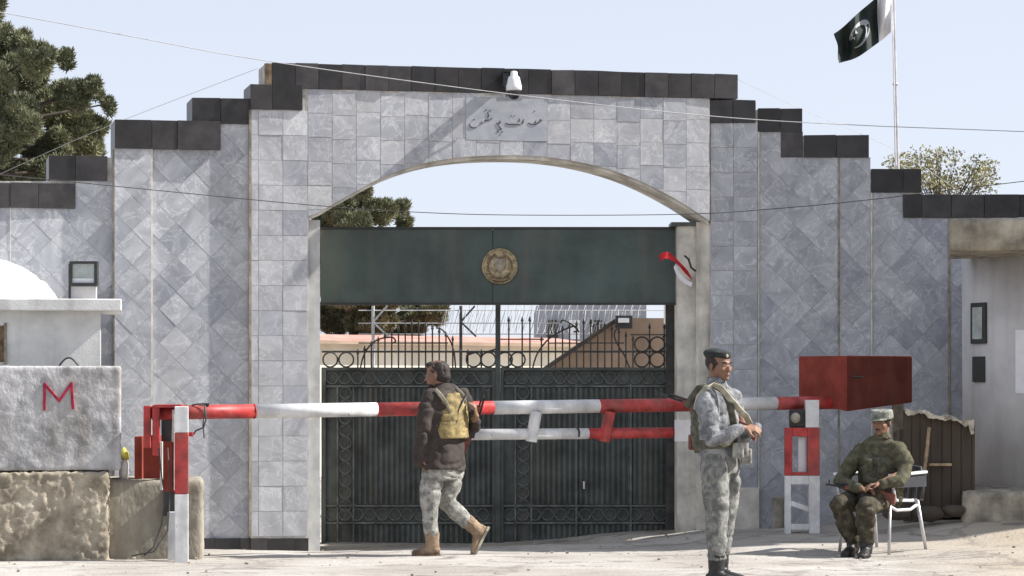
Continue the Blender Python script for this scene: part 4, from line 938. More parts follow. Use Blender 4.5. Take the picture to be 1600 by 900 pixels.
# ------------------------------------------------------------------ trees
import numpy as np
def foliage(name, m, parent, clumps, per, size, rng, up=.5, wid=.22):
    """clumps: (centre, radius). Each clump: per narrow blades pointing outwards and up."""
    vs = []; fs = []
    for c, r in clumps:
        for _ in range(int(per * (r / .3) ** 1.6)):
            d = rng.normal(size=3); d /= np.linalg.norm(d) + 1e-9; rad = r * (rng.random() ** .45)
            p = np.array(c) + d * rad * np.array([1, 1, .8]); dr = d * .7 + rng.normal(size=3) * .45 + np.array([0, 0, up]); dr /= np.linalg.norm(dr)
            s = size * rng.uniform(.6, 1.3); w = np.cross(dr, rng.normal(size=3)); w /= np.linalg.norm(w) + 1e-9; w *= s * wid
            k = len(vs); vs += [tuple(p - w), tuple(p + w), tuple(p + dr * s + w * .3), tuple(p + dr * s - w * .3)]; fs.append((k, k + 1, k + 2, k + 3))
    mb = MB(); mb.v = vs; mb.f = fs; return mb.build(name, m, parent)
rng = np.random.default_rng(5)
def pine(label, Y, trunk, clumps_px, base, per=60, extra=3, size=.13, dep=1.6):
    t = thing('pine_tree', label, 'tree', base); mb = MB()
    mb.tube([Vector(base)] + [at(u, v, Y) for u, v in trunk], [.24 - .19 * i / len(trunk) for i in range(len(trunk) + 1)], 10); cl = []
    for (u, v, rp) in clumps_px:
        c = at(u, v, Y) + Vector((0, rng.uniform(-dep, dep), 0)); r = rp / F * Y
        # limb from the trunk
        tr = min(([Vector(at(*q, Y)) for q in trunk]), key=lambda q: abs(q.z - (c.z - .4)) + .2 * abs(q.x - c.x)); mid = tr.lerp(c, .55) - Vector((0, 0, .12))
        mb.tube([tr, mid, c], [.05, .03, .01], 6)
        for _ in range(extra + int(rp / 9)):
            d = rng.normal(size=3); d /= np.linalg.norm(d); o_ = Vector(d * r * rng.uniform(.5, 1.0)); o_.z *= .75; cl.append((tuple(c + o_), r * rng.uniform(.24, .36)))
        cl.append((tuple(c), r * .62)); cl.append((tuple(c + Vector((0, .3, -.1))), r * .8))
    mb.build('trunk', 'bark', t, smooth=True); foliage('crown', 'pine_needles', t, cl, per, size, rng, up=.6, wid=.12)
    return t
pine('large dark pine reaching into the sky at the left edge', 42, [(-70, 250), (-60, 180), (-50, 120)], [(5, 60, 34), (30, 110, 36), (-10, 130, 45), (75, 105, 30), (60, 150, 42), (112, 145, 26), (143, 132, 16), (150, 150, 11), (100, 185, 40), (30, 190, 46), (-20, 220, 50), (60, 225, 44), (118, 215, 22), (20, 262, 40), (75, 262, 30), (-40, 50, 50), (-10, 20, 26), (88, 80, 14)], (X_(-40, 42), 42, -.1), per=2300, size=.075, extra=24)
pine('green pine inside the compound, seen through the arch above the green panel', 50, [(560, 500), (555, 420), (560, 330)], [(560, 320, 26), (530, 330, 26), (598, 335, 22), (622, 318, 14), (575, 302, 14), (510, 345, 24), (630, 345, 12), (560, 370, 40), (520, 400, 40), (600, 400, 40), (540, 450, 40), (600, 450, 45), (650, 470, 32), (520, 495, 32), (580, 500, 34), (640, 500, 30), (680, 488, 20), (615, 515, 18)], (X_(560, 50), 50, -.1), per=2600, size=.08, extra=20)
# sparse leafy tree on the right
LT = thing('leafy_tree', 'sparse light green tree top showing behind the right coping near the flagpole', 'tree', (X_(1470, 44), 44, 0)); mb = MB(); trunk_top = at(1470, 330, 44)
mb.tube([(X_(1470, 44), 44, 0), trunk_top], [.14, .09], 8); cl = []
for i in range(85):
    uu = rng.uniform(1378, 1548); top_ = 238 + 20 * abs((uu - 1478) / 80) ** 2; 
    if uu < 1420: top_ = 240 + abs(uu - 1390) * .8
    vv = rng.uniform(top_, 298); e_ = at(uu, vv, 44) + Vector((0, rng.uniform(-1, 1), 0)); mid = trunk_top.lerp(e_, .5) + Vector((0, 0, -.15)); mb.tube([trunk_top, mid, e_], [.012, .008, .003], 4); cl.append((tuple(e_), rng.uniform(.10, .24)))
mb.build('trunk', 'bark', LT); foliage('crown', 'leaf', LT, cl, 95, .042, rng, up=.1, wid=.42)

# ------------------------------------------------------------------ people
def loft(mb, pts, n=14):
    """pts: (centre, rx, ry, axisdir) ; ring spanned by a (across) and b = d x a."""
    k = len(mb.v); m = len(pts)
    for i, (c, ra, rb, ax) in enumerate(pts):
        c = Vector(c); d = (Vector(pts[min(i + 1, m - 1)][0]) - Vector(pts[max(i - 1, 0)][0])).normalized(); a = Vector(ax); a = (a - d * a.dot(d)).normalized(); b = d.cross(a)
        for j in range(n):
            t = 2 * math.pi * j / n; mb.v.append(tuple(c + a * math.cos(t) * ra + b * math.sin(t) * rb))
    for i in range(m - 1):
        for j in range(n): mb.f.append((k + i * n + j, k + i * n + (j + 1) % n, k + (i + 1) * n + (j + 1) % n, k + (i + 1) * n + j))
    mb.f.append(tuple(k + j for j in reversed(range(n)))); mb.f.append(tuple(k + (m - 1) * n + j for j in range(n)))
    return mb
def cap_limb(mb, pts, rs, n=12):
    """round limb with ball joints"""
    mb.tube(pts, rs, n)
    for p, r in zip(pts, rs): mb.ell(p, (r, r, r), n=12, m=8)
    return mb
def fuse(mb, name, m, parent, voxel=.012, smooth=4, fold=0, ff=14, seed=0, sub=None):
    o = mb.build('tmp', m, None); md = o.modifiers.new('r', 'REMESH'); md.mode = 'VOXEL'; md.voxel_size = voxel
    if smooth: s_ = o.modifiers.new('s', 'SMOOTH'); s_.iterations = smooth; s_.factor = .5
    dg = bpy.context.evaluated_depsgraph_get(); dg.update(); me = bpy.data.meshes.new_from_object(o.evaluated_get(dg)); bpy.data.objects.remove(o)
    off = Vector(parent.location)
    if parent.parent is not None: off += Vector(parent.parent.location)
    nr = [v.normal.copy() for v in me.vertices]
    for v, nn in zip(me.vertices, nr):
        p = v.co
        if fold:
            q = Vector((p.x * ff * .6, p.y * ff * .6, p.z * ff)); q += Vector((seed, 0, 0)); k = .55 * noise.noise(q * .8) - 1.2 * max(0, .2 - abs(noise.noise(q * .75 + Vector((9, 3, 1))))) / .2 + .3 * noise.noise(q * 2.4)
            v.co = p + nn * fold * k
        v.co = v.co - off
    me.name = name; me.materials.clear(); me.materials.append(MATS[m])
    for p in me.polygons: p.use_smooth = True
    o = bpy.data.objects.new(name, me); link(o); o.parent = parent; return o
def frame(fwd, tilt=0):
    f = Vector(fwd).normalized(); l = Vector((-f.y, f.x, 0)).normalized(); u = f.cross(l).normalized(); l = u.cross(f) if False else l
    return Matrix(((f.x, l.x, u.x), (f.y, l.y, u.y), (f.z, l.z, u.z)))       # columns forward, left, up
def head(mb, c, fwd, s=1.0):
    M = frame(fwd); P = lambda x, y, z: Vector(c) + M @ Vector((x, y, z)) * s
    E = lambda x, y, z, a, b, d: mb.ell(P(x, y, z), (a * s, b * s, d * s), M, 20, 14)
    E(-.012, 0, .035, .092, .074, .080)      # cranium
    E(.022, 0, -.020, .066, .062, .078)      # face
    E(.036, 0, -.070, .046, .044, .036)      # jaw
    E(.068, 0, -.090, .020, .022, .016)      # chin
    E(.070, 0, .018, .020, .048, .012)       # brow
    E(.090, 0, -.022, .016, .011, .024); E(.100, 0, -.034, .014, .014, .010)   # nose
    E(.080, 0, -.060, .014, .022, .011)      # mouth
    for y in (-1, 1): E(.060, y * .042, -.022, .022, .018, .020); E(-.008, y * .076, -.012, .016, .009, .030)
    mb.tube([P(-.02, 0, -.03), P(-.018, 0, -.16)], .055 * s, 14)
    return P, M
def face_parts(t, P, M, s=1.0, moust=True):
    for y in (-1, 1):
        mb = MB(); mb.ell(P(.079, y * .031, .002), (.009 * s, .009 * s, .004 * s), M, 10, 6); mb.build('eye', 'eye_white', t, smooth=True)
        mb = MB(); mb.ell(P(.087, y * .031, .002), (.003 * s, .005 * s, .005 * s), M, 8, 6); mb.build('iris', 'hair', t, smooth=True)
        mb = MB(); mb.tube([P(.088, y * .012, .019), P(.088, y * .032, .025), P(.076, y * .052, .020)], [.004, .006, .003], 6); mb.build('eyebrow', 'hair', t, smooth=True)
    mb = MB(); mb.tube([P(.088, -.022, -.066), P(.0955, 0, -.063), P(.088, .022, -.066)], [.002, .005, .002], 6); mb.build('mouth', 'lip', t, smooth=True)
    if moust: mb = MB(); mb.tube([P(.086, -.028, -.056), P(.097, 0, -.050), P(.086, .028, -.056)], [.003, .007, .003], 6); mb.build('moustache', 'hair', t, smooth=True)
def hand(mb, wrist, d, palm_n, side, curl=1.0, s=1.0):
    """wrist point, hand direction d, palm normal (towards what it holds), side=+1 thumb along a"""
    w = Vector(wrist); d = Vector(d).normalized(); pn = Vector(palm_n); pn = (pn - d * pn.dot(d)).normalized(); a = d.cross(pn) * side
    loft(mb, [(w - d * .01, .026 * s, .020 * s, a), (w + d * .04 * s, .038 * s, .015 * s, a), (w + d * .09 * s, .040 * s, .013 * s, a)], 12)
    for i, (y, L_) in enumerate(((.031, .070), (.011, .080), (-.010, .074), (-.030, .058))):
        p = w + d * .085 * s + a * y * s; pts = [p]; dd = d.copy()
        for k, fr in enumerate((.42, .32, .26)):
            ang = curl * (.55, .8, .7)[k]; dd = (dd * math.cos(ang) + pn * math.sin(ang)).normalized(); pp_ = pn; pn2 = (pn - dd * pn.dot(dd)); pn_ = pn2.normalized() if pn2.length > 1e-3 else pn
            pts.append(pts[-1] + dd * L_ * fr * s); 
        cap_limb(mb, pts, [.0105 * s, .0098 * s, .009 * s, .008 * s], 8)
    p = w + d * .025 * s + a * .028 * s; q = p + (d * .55 + a * .75 + pn * .35).normalized() * .038 * s; r_ = q + (d * .8 + pn * .55 * curl).normalized() * .032 * s
    cap_limb(mb, [p, q, r_], [.014 * s, .012 * s, .0095 * s], 8)
def boot(t, ank, heel, toe, sole_dn, m, sole_m, shaft_top, w=.05, name='boot'):
    mb = MB(); ank, heel, toe, st_ = map(Vector, (ank, heel, toe, shaft_top)); ax = (toe - heel).normalized(); side = ax.cross(Vector(sole_dn)).normalized(); up = -Vector(sole_dn).normalized()
    loft(mb, [(heel + up * .045 - ax * .012, w * .55, .035, side), (heel + up * .05 + ax * .03, w * .8, .045, side), (heel.lerp(toe, .4) + up * .055, w * .85, .05, side), (heel.lerp(toe, .65) + up * .04, w, .037, side), (heel.lerp(toe, .88) + up * .033, w * .92, .030, side), (toe + up * .026, w * .55, .022, side)], 14)
    loft(mb, [(heel.lerp(toe, .22) + up * .04, .052, .06, side), (ank, .056, .062, side), (st_, .064, .068, side)], 14)
    b = fuse(mb, name, m, t, .008, 4, .003, 30)
    mb = MB(); pr = [(-.02, .5), (.02, .8), (.10, .82), (.17, 1.0), (.24, .98), (.275, .55)]; L_ = (toe - heel).length / .275
    lp = [heel + ax * x * L_ + side * w * k for x, k in pr] + [heel + ax * x * L_ - side * w * k for x, k in reversed(pr)]
    mb.prism([p + up * .022 for p in lp], [p - up * .0 for p in lp]); mb.build('sole', sole_m, b if False else t)
def rifle(a, b, label, roll=(0, 0, 1)):
    """a muzzle, b butt end"""
    a = Vector(a); b = Vector(b); L_ = (b - a).length; d = (b - a) / L_; u = Vector(roll); u = (u - d * u.dot(d)).normalized(); s = d.cross(u); t = thing('rifle', label, 'rifle', tuple(b))
    Pp = lambda x, z, y=0: a + d * x * L_ / .87 + u * z + s * y
    def bx(x0, x1, z0, z1, w, nm, m):
        mb = MB(); mb.prism([Pp(x0, z0, -w), Pp(x1, z0, -w), Pp(x1, z1, -w), Pp(x0, z1, -w)], [Pp(x0, z0, w), Pp(x1, z0, w), Pp(x1, z1, w), Pp(x0, z1, w)]); mb.build(nm, m, t, bevel=.003)
    MB().tube([Pp(0, 0), Pp(.42, 0)], .009, 8).build('barrel', 'gun_metal', t)
    MB().tube([Pp(.12, .022), Pp(.40, .024)], .010, 8).build('gas_tube', 'gun_metal', t)
    bx(.03, .045, -.01, .045, .004, 'front_sight', 'gun_metal'); bx(.24, .40, -.022, .014, .018, 'handguard', 'gun_wood'); bx(.40, .64, -.028, .03, .017, 'receiver', 'gun_metal')
    mb = MB(); q = [(.45, -.02), (.50, -.02), (.485, -.10), (.44, -.19), (.385, -.17), (.435, -.09)]; mb.prism([Pp(x, z, -.012) for x, z in q], [Pp(x, z, .012) for x, z in q]); mb.build('magazine', 'gun_metal', t, bevel=.003)
    mb = MB(); q = [(.575, -.025), (.61, -.025), (.635, -.11), (.60, -.115)]; mb.prism([Pp(x, z, -.012) for x, z in q], [Pp(x, z, .012) for x, z in q]); mb.build('grip', 'gun_wood', t, bevel=.003)
    mb = MB(); q = [(.64, .012), (.87, -.012), (.87, -.11), (.64, -.026)]; mb.prism([Pp(x, z, -.016) for x, z in q], [Pp(x, z, .016) for x, z in q]); mb.build('stock', 'gun_wood', t, bevel=.006)
    return t

# ---- standing guard
def person_std():
    Y = 20.2; t = thing('person', 'standing guard in grey camouflage and black beret, hands together at his waist', 'person', (X_(1125, Y), Y, 0.0))
    J = lambda u, v, dy=0: at(u, v, Y) + Vector((0, dy, 0))
    fw = Vector((.78, -.62, 0)); lf = Vector((.62, .78, 0))
    b = MB(); P, M = head(b, J(1124, 571, 0), (.66, -.75, -.03), 1.06)
    loft(b, [(J(1120, 605), .07, .06, lf), (J(1121, 618), .16, .09, lf), (J(1122, 650), .16, .10, lf), (J(1124, 700), .14, .095, lf), (J(1125, 722), .15, .10, lf)])
    ns, ne, nw = J(1101, 623, -.16), J(1109, 684, -.25), J(1156, 668, -.24)
    fs, fe, fw_ = J(1147, 622, .12), J(1166, 680, .06), J(1180, 668, -.12)
    cap_limb(b, [ns, ne, nw], [.05, .04, .027]); cap_limb(b, [fs, fe, fw_], [.05, .04, .027])
    hand(b, nw + Vector((.015, 0, 0)), (.95, .1, -.1), (0, .6, -.8), -1, 1.0, .95); hand(b, fw_, (-.35, -.9, .15), (-.3, .3, -.9), 1, 1.1, .95)
    hn, hf = J(1116, 730, -.08), J(1134, 730, .08); kn, kf = J(1119, 800, -.10), J(1134, 800, .07); an, af = J(1119, 880, -.10), J(1128, 880, .09)
    cap_limb(b, [hn, kn, an], [.08, .055, .04]); cap_limb(b, [hf, kf, af], [.08, .055, .04])
    fuse(b, 'body', 'skin', t, .006, 3); face_parts(t, P, M, 1.06, False)
    # hair under the beret, beret
    mb = MB(); mb.ell(P(-.022, 0, .025), (.099, .086, .084), M, 18, 12); fuse(mb, 'hair', 'hair', t, .008, 1)
    mb = MB(); mb.ell(P(-.012, 0, .072), (.108, .096, .040), M @ Matrix.Rotation(-.15, 3, 'Y'), 24, 12); mb.ell(P(-.035, -.01, .085), (.095, .09, .042), M, 20, 12); mb.ell(P(.052, 0, .066), (.040, .060, .026), M, 16, 10); fuse(mb, 'beret', 'beret', t, .007, 3, .003, 20)
    mb = MB(); mb.ell(P(.092, -.018, .070), (.006, .014, .014), M, 8, 6); mb.build('cap_badge', 'strap_tan', t)
    # shirt
    s = MB()
    loft(s, [(J(1119, 599), .065, .062, lf), (J(1119, 604), .12, .085, lf), (J(1120, 612), .185, .12, lf), (J(1120, 632), .205, .14, lf), (J(1121, 660), .20, .150, lf), (J(1122, 690), .19, .155, lf), (J(1124, 712), .175, .135, lf), (J(1125, 722), .175, .13, lf)], 18)
    cap_limb(s, [ns + Vector((.01, .03, 0)), ns + Vector((0, -.01, -.05)), J(1106, 656, -.21), ne, J(1132, 680, -.26), nw - Vector((.02, 0, 0))], [.086, .088, .076, .068, .058, .044])
    cap_limb(s, [fs - Vector((0, .03, 0)), J(1154, 655, .13), fe, J(1174, 674, -.04), fw_], [.08, .068, .058, .05, .040])
    fuse(s, 'shirt', 'camo_grey', t, .010, 4, .009, 13, 3)
    c = MB(); loft(c, [(J(1119, 589, 0), .066, .068, lf), (J(1119, 596, 0), .078, .078, lf), (J(1119, 606, 0), .11, .09, lf)]); fuse(c, 'collar', 'camo_grey', t, .008, 2, .006, 22)
    # trousers
    s = MB(); loft(s, [(J(1124, 706), .168, .130, lf), (J(1125, 725), .178, .138, lf), (J(1126, 742), .165, .130, lf)], 18)
    cap_limb(s, [hn, J(1117, 765, -.09), kn, J(1118, 815, -.10), J(1118, 845, -.10), J(1118, 868, -.10)], [.112, .108, .095, .086, .084, .070], 16)
    cap_limb(s, [hf, J(1136, 765, .08), kf, J(1132, 815, .08), J(1129, 845, .09), J(1127, 868, .09)], [.112, .108, .095, .086, .082, .070], 16)
    mb = MB(); s.ell(J(1107, 775, -.15), (.05, .03, .08)); s.ell(J(1150, 755, .0), (.04, .05, .08))
    fuse(s, 'trousers', 'camo_trousers', t, .010, 5, .008, 8, 7)
    boot(t, J(1118, 890, -.10), J(1110, 912, -.10) - Vector((.03, 0, 0)), J(1112, 912, -.10) + Vector((.22, -.06, 0)), (0, 0, -1), 'boot_black', 'boot_black', J(1118, 864, -.10))
    boot(t, J(1127, 890, .09), J(1120, 911, .09) - Vector((.03, 0, 0)), J(1120, 911, .09) + Vector((.22, -.10, 0)), (0, 0, -1), 'boot_black', 'boot_black', J(1127, 864, .09))
    # chest rig: back panel, shoulder straps, belt with pouches
    r_ = MB(); loft(r_, [(J(1113, 612, .0) - fw * .03, .13, .10, lf), (J(1113, 640) - fw * .045, .165, .115, lf), (J(1115, 680) - fw * .04, .17, .125, lf), (J(1118, 700) - fw * .02, .178, .135, lf)], 18); fuse(r_, 'vest', 'vest_olive', t, .010, 3, .006, 20)
    bl = MB(); loft(bl, [(J(1121, 684), .192, .158, lf), (J(1122, 700), .195, .160, lf)], 24); fuse(bl, 'belt', 'vest_olive', t, .009, 2, .003, 20)
    for k, (u, v, dy, sz) in enumerate(((1158, 700, -.10, .045), (1166, 712, -.02, .04), (1150, 702, -.17, .042), (1084, 690, .02, .04))):
        mb = MB(); c0 = J(u, v, dy); mb.box(c0.x - sz, c0.x + sz, c0.y - .03, c0.y + .03, c0.z - .065, c0.z + .055); mb.build('pouch', 'camo_light' if k < 3 else 'gun_wood', t, bevel=.015)
    def strap(pts, m, r=.013, nm='strap'): mb = MB(); loft(mb, [(p, r * 1.9, r * .5, Vector((.5, -.2, .2))) for p in pts], 8); mb.build(nm, m, t, smooth=True)
    strap([J(1086, 640, -.13), J(1090, 620, -.17), J(1100, 605, -.19), J(1112, 601, -.17), J(1124, 607, -.19), J(1138, 624, -.20), J(1152, 640, -.19), J(1163, 650, -.16), J(1170, 663, -.12)], 'strap_tan')
    strap([J(1112, 600, -.13), J(1128, 610, -.175), J(1137, 630, -.19), J(1142, 655, -.20), J(1146, 682, -.18)], 'vest_olive', .015)
    strap([J(1072, 636, -.05), J(1079, 622, -.08), J(1090, 606, -.12), J(1102, 600, -.12)], 'vest_olive', .013)
    rifle(J(1026, 613, .26), J(1186, 668, -.02), 'rifle with brown wooden parts tucked under the arm of the standing guard')
person_std()

# ---- walking guard
def person_walk():
    Y = 23.5; t = thing('person', 'walking guard seen from behind in dark brown jacket, tan vest and pale camouflage trousers', 'person', (X_(693, Y), Y, 0.0))
    J = lambda u, v, dy=0: at(u, v, Y) + Vector((0, dy, 0))
    fw = Vector((-.86, .5, 0)); lf = Vector((-.5, -.86, 0))
    b = MB(); P, M = head(b, J(683, 585, 0), (-.93, .25, -.12), 1.08)
    loft(b, [(J(690, 605), .07, .06, lf), (J(694, 618), .16, .09, lf), (J(694, 660), .16, .10, lf), (J(692, 720), .15, .10, lf)])
    ns, ne, nw = J(671, 622, -.14), J(661, 674, -.20), J(659, 714, -.15); fs, fe, fwr = J(722, 619, .15), J(741, 668, .12), J(744, 650, -.04)
    cap_limb(b, [ns, ne, nw], [.05, .04, .027]); cap_limb(b, [fs, fe, fwr], [.05, .04, .027]); hand(b, nw, (.1, .1, -.99), (.9, .2, 0), 1, .8, .95); hand(b, fwr, (-.1, -.2, .95), (-.9, .2, 0), -1, 1.1, .95)
    hn, hf = J(678, 738, -.08), J(706, 738, .08); kn, an = J(672, 790, -.10), J(674, 846, -.09); kf, af = J(698, 786, .06), J(738, 826, .10)
    cap_limb(b, [hn, kn, an], [.08, .055, .04]); cap_limb(b, [hf, kf, af], [.08, .055, .04]); fuse(b, 'body', 'skin', t, .006, 3); face_parts(t, P, M, 1.08, False)
    mb = MB(); mb.ell(P(-.022, 0, .036), (.100, .085, .084), M, 20, 12); mb.ell(P(-.042, 0, -.012), (.076, .082, .085), M, 18, 12); mb.ell(P(.04, 0, .078), (.05, .058, .036), M, 14, 8)
    fuse(mb, 'hair', 'hair', t, .007, 2, .005, 34)
    mb = MB(); mb.ell(P(.05, 0, -.085), (.044, .050, .032), M, 16, 10); fuse(mb, 'beard', 'hair', t, .007, 1, .003, 40)
    s = MB()
    loft(s, [(J(690, 601), .08, .075, lf), (J(692, 607), .15, .10, lf), (J(694, 616), .215, .13, lf), (J(695, 640), .235, .155, lf), (J(694, 670), .23, .16, lf), (J(693, 700), .23, .17, lf), (J(692, 722), .245, .18, lf), (J(691, 734), .247, .182, lf)], 20)
    cap_limb(s, [ns + Vector((.02, .02, .0)), J(667, 640, -.18), ne, J(658, 700, -.18), J(656, 722, -.15)], [.088, .080, .068, .062, .062])
    cap_limb(s, [fs, J(732, 645, .15), fe, J(744, 660, .04)], [.082, .066, .056, .045])
    fuse(s, 'jacket', 'jacket_brown', t, .010, 4, .012, 12, 11)
    c = MB(); loft(c, [(J(688, 597), .066, .066, lf), (J(690, 609), .09, .08, lf)]); fuse(c, 'collar', 'jacket_brown', t, .008, 2, .005, 20)
    s = MB(); loft(s, [(J(692, 722), .205, .150, lf), (J(692, 738), .205, .150, lf), (J(692, 750), .17, .14, lf)], 18)
    cap_limb(s, [hn, J(673, 765, -.09), kn, J(673, 812, -.10), J(675, 830, -.09)], [.108, .098, .082, .076, .068], 16)
    cap_limb(s, [hf, J(702, 762, .07), kf, J(712, 800, .08), J(727, 815, .095)], [.108, .100, .088, .080, .068], 16)
    fuse(s, 'trousers', 'camo_light', t, .010, 5, .009, 8, 5)
    boot(t, J(676, 848, -.09), J(686, 869, -.09), J(644, 869, -.09), (0, 0, -1), 'boot_tan', 'boot_tan', J(675, 830, -.09), .052)
    boot(t, J(742, 826, .10), J(764, 828, .10), J(742, 872, .09), (.90, 0, -.42), 'boot_tan', 'strap_tan', J(728, 814, .10), .052)
    # vest with tan back plate: sits on the back, which faces camera right
    bk = -fw; Mx = frame(bk)
    v_ = MB(); loft(v_, [(J(696, 614) + bk * .045, .150, .09, lf), (J(697, 628) + bk * .045, .185, .125, lf), (J(697, 650) + bk * .045, .20, .140, lf), (J(696, 672) + bk * .045, .212, .148, lf), (J(696, 685) + bk * .045, .212, .148, lf)], 22); fuse(v_, 'vest', 'vest_tan', t, .010, 3, .006, 16)
    for (z, h, w_, o_) in ((640, .045, .085, .185), (667, .028, .10, .195)):
        c0 = J(694, z) + bk * (o_ - .03); mb = MB(); M4 = Matrix.Translation(c0) @ Mx.to_4x4(); mb.box(-.02, .014, -w_, w_, -h, h, M4); mb.build('pouch', 'vest_tan', t, bevel=.014)
    def strap(pts, m, r=.012): mb = MB(); loft(mb, [(p, r * 2.2, r * .6, Vector((.5, -.4, 0))) for p in pts], 8); mb.build('strap', m, t, smooth=True)
    strap([J(681, 610, -.17), J(690, 618, -.20), J(698, 630, -.19), J(703, 645, -.18)], 'strap_tan'); strap([J(712, 607, -.03), J(722, 616, -.04), J(727, 630, -.03)], 'strap_tan'); strap([J(728, 618, -.08), J(716, 640, -.14), J(712, 662, -.16)], 'boot_black', .007)
    rifle(J(757, 605, .02), J(727, 712, .27), 'rifle slung muzzle up behind the walking guard', (1, 0, .2))
person_walk()

# ---- chair and seated guard
CH = thing('armchair', 'white and dark plastic armchair with pale metal legs under the seated guard', 'chair', (X_(1373, 23.6), 23.6, .02))
cf = Vector((-.70, -.71, 0)); cl_ = Vector((.71, -.70, 0)); cc = Vector((X_(1377, 23.65), 23.65, .04))
def cpt(f, l, z): return cc + cf * f + cl_ * l + Vector((0, 0, z))
for f, l, df, dl in ((.20, .24, .05, .03), (.20, -.24, .05, -.03), (-.20, .24, -.10, .03), (-.20, -.24, -.10, -.03)):
    a = cpt(f + df, l + dl, -.02); b_ = cpt(f, l, .44); MB().tube([a, b_], [.014, .018], 10).build('leg', 'steel', CH, smooth=True)
mb = MB(); mb.prism([cpt(.25, .25, .44), cpt(.25, -.25, .44), cpt(-.24, -.22, .42), cpt(-.24, .22, .42)], [cpt(.25, .25, .47), cpt(.25, -.25, .47), cpt(-.24, -.22, .45), cpt(-.24, .22, .45)]); mb.build('seat', 'chair_white', CH, bevel=.01)
for l in (.30, -.30):
    MB().tube([cpt(.20, l, .44), cpt(.23, l, .56), cpt(.22, l, .655)], [.016, .014, .014], 8).build('arm_support', 'chair_white', CH, smooth=True)
    mb = MB(); mb.prism([cpt(.27, l - .03, .655), cpt(.27, l + .03, .655), cpt(-.24, l + .03, .675), cpt(-.24, l - .03, .675)], [cpt(.27, l - .03, .68), cpt(.27, l + .03, .68), cpt(-.24, l + .03, .70), cpt(-.24, l - .03, .70)]); mb.build('armrest', 'chair_white', CH, bevel=.008)
    mb = MB(); mb.prism([cpt(.25, l - .012, .56), cpt(.25, l + .012, .56), cpt(-.24, l + .012, .56), cpt(-.24, l - .012, .56)], [cpt(.25, l - .012, .65), cpt(.25, l + .012, .65), cpt(-.24, l + .012, .67), cpt(-.24, l - .012, .67)]); mb.build('arm_panel', 'chair_dark', CH)
for i in range(5):
    l = -.18 + .09 * i; mb = MB(); mb.tube([cpt(-.24, l, .45), cpt(-.26, l, .60), cpt(-.28, l, .72)], .018, 6); mb.build('back_slat', 'chair_dark', CH, smooth=True)
MB().tube([cpt(-.24, -.26, .45), cpt(-.26, -.26, .60), cpt(-.28, -.22, .72), cpt(-.285, 0, .74), cpt(-.28, .22, .72), cpt(-.26, .26, .60), cpt(-.24, .26, .45)], .018, 8).build('back_frame', 'chair_dark', CH, smooth=True)
MB().tube([cpt(.21, .24, .40), cpt(.1, .24, .36), cpt(-.1, .24, .36), cpt(-.22, .24, .41)], .014, 8).build('side_brace', 'chair_white', CH, smooth=True)

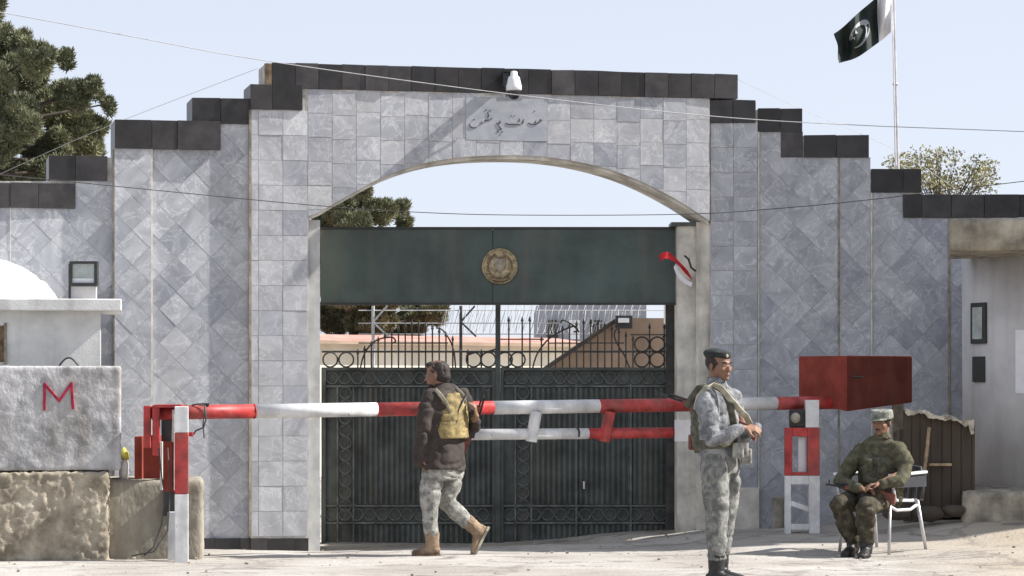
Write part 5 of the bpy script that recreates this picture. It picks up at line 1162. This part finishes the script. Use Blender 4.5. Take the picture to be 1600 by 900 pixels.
def person_sit():
    Y = 23.5; t = thing('person', 'seated guard in olive camouflage jacket and pale peaked cap, resting in the plastic chair', 'person', (X_(1370, Y), Y, .02))
    J = lambda u, v, dy=0: at(u, v, Y) + Vector((0, dy, 0))
    fw = Vector((-.74, -.67, 0)); lf = Vector((.67, -.74, 0))
    b = MB(); P, M = head(b, J(1377, 660, -.02), (-.55, -.83, -.10), 1.0)
    hip = J(1380, 774, .12)
    loft(b, [(J(1379, 682), .07, .06, lf), (J(1378, 700, .03), .17, .09, lf), (J(1378, 740, .07), .16, .10, lf), (hip, .16, .11, lf)])
    ls, le, lw = J(1402, 703, -.15), J(1407, 737, -.22), J(1364, 754, -.36); rs, re, rw = J(1347, 706, .14), J(1314, 752, .0), J(1340, 762, -.26)
    cap_limb(b, [ls, le, lw], [.05, .04, .027]); cap_limb(b, [rs, re, rw], [.05, .04, .027])
    hand(b, lw, (-.9, -.25, -.1), (0, -.1, -1), 1, .8, .95); hand(b, rw, (.75, -.5, .0), (0, -.1, -1), -1, .9, .95)
    lk, rk = J(1343, 789, -.42), J(1308, 787, -.24); la, ra = J(1346, 851, -.32), J(1329, 851, -.18)
    lh, rh = hip + lf * .09, hip - lf * .09
    cap_limb(b, [lh, lk, la], [.08, .055, .04]); cap_limb(b, [rh, rk, ra], [.08, .055, .04]); fuse(b, 'body', 'skin', t, .006, 3); face_parts(t, P, M, 1.0, True)
    mb = MB(); mb.ell(P(-.024, 0, .02), (.095, .084, .082), M, 18, 12); fuse(mb, 'hair', 'hair', t, .008, 1)
    mb = MB(); mb.tube([P(-.008, 0, .030), P(-.008, 0, .048), P(-.005, 0, .100), P(-.005, 0, .110)], [.100, .103, .100, .088], 24); o = mb.build('cap_crown', 'camo_cap', t, bevel=.006)
    mb = MB(); arc = [R(-62 + 124 * i / 12) for i in range(13)]; inn = [P(.092 * math.cos(a) - .004, .092 * math.sin(a), .046) for a in arc]; out_ = [P(.092 * math.cos(a) + .058 * math.cos(a * 1.2), .090 * math.sin(a), .028) for a in arc]
    lp = inn + list(reversed(out_)); mb.prism(lp, [p + Vector((0, 0, .006)) for p in lp]); mb.build('cap_peak', 'camo_cap', t)
    s = MB(); loft(s, [(J(1379, 681), .075, .07, lf), (J(1379, 687, .01), .14, .09, lf), (J(1378, 697, .02), .205, .12, lf), (J(1378, 715, .04), .225, .145, lf), (J(1378, 740, .06), .225, .16, lf), (J(1379, 762, .09), .225, .175, lf), (J(1380, 782, .11), .215, .17, lf)], 20)
    cap_limb(s, [ls + Vector((-.02, .02, .0)), J(1410, 722, -.17), le, J(1396, 750, -.32), lw + Vector((.03, .01, 0))], [.088, .078, .070, .060, .048])
    cap_limb(s, [rs + Vector((.02, 0, 0)), J(1331, 727, .09), re, J(1324, 758, -.12), rw - Vector((.02, -.03, 0))], [.088, .078, .070, .060, .048])
    fuse(s, 'jacket', 'camo_olive', t, .010, 5, .007, 10, 2)
    c = MB(); loft(c, [(J(1378, 675), .064, .064, lf), (J(1379, 686), .095, .08, lf)]); fuse(c, 'collar', 'camo_olive', t, .008, 2, .005, 20)
    s = MB(); s.ell(hip + Vector((0, 0, -.02)), (.20, .19, .13))
    cap_limb(s, [lh, lh.lerp(lk, .5), lk, lk.lerp(la, .4), la + Vector((0, 0, .05))], [.115, .112, .096, .092, .074], 16)
    cap_limb(s, [rh, rh.lerp(rk, .5), rk, rk.lerp(ra, .4), ra + Vector((0, 0, .05))], [.115, .112, .096, .095, .076], 16)
    fuse(s, 'trousers', 'camo_dark', t, .010, 4, .012, 12, 9)
    for k, (a, tz) in enumerate(((la, J(1338, 869, -.46)), (ra, J(1316, 866, -.32)))):
        heel = Vector((a.x, a.y, tz.z)) + (Vector((a.x, a.y, 0)) - Vector((tz.x, tz.y, 0))).normalized() * .05
        toe = heel + (tz - heel).normalized() * .27; toe.z = heel.z
        boot(t, a + Vector((0, 0, -.02)), heel, toe, (0, 0, -1), 'boot_black', 'boot_black', a + Vector((0, 0, .06)))
    v_ = MB(); loft(v_, [(J(1376, 712, -.02), .15, .13, lf), (J(1374, 735, -.02), .17, .15, lf), (J(1374, 752, .0), .16, .15, lf)], 18); fuse(v_, 'vest', 'vest_olive', t, .010, 3, .012, 16)
    for (u, v, dy) in ((1354, 726, -.13), (1374, 731, -.175)):
        c0 = J(u, v, dy); mb = MB(); mb.box(c0.x - .04, c0.x + .04, c0.y - .03, c0.y + .03, c0.z - .055, c0.z + .055); mb.build('pouch', 'camo_olive', t, bevel=.016)
    rifle(J(1288, 756, -.12), J(1392, 768, -.30), 'dark rifle lying across the lap of the seated guard')
person_sit()
print('objects', len(bpy.data.objects), 'tris', sum(len(o.data.polygons) for o in bpy.data.objects if o.type == 'MESH') * 2)
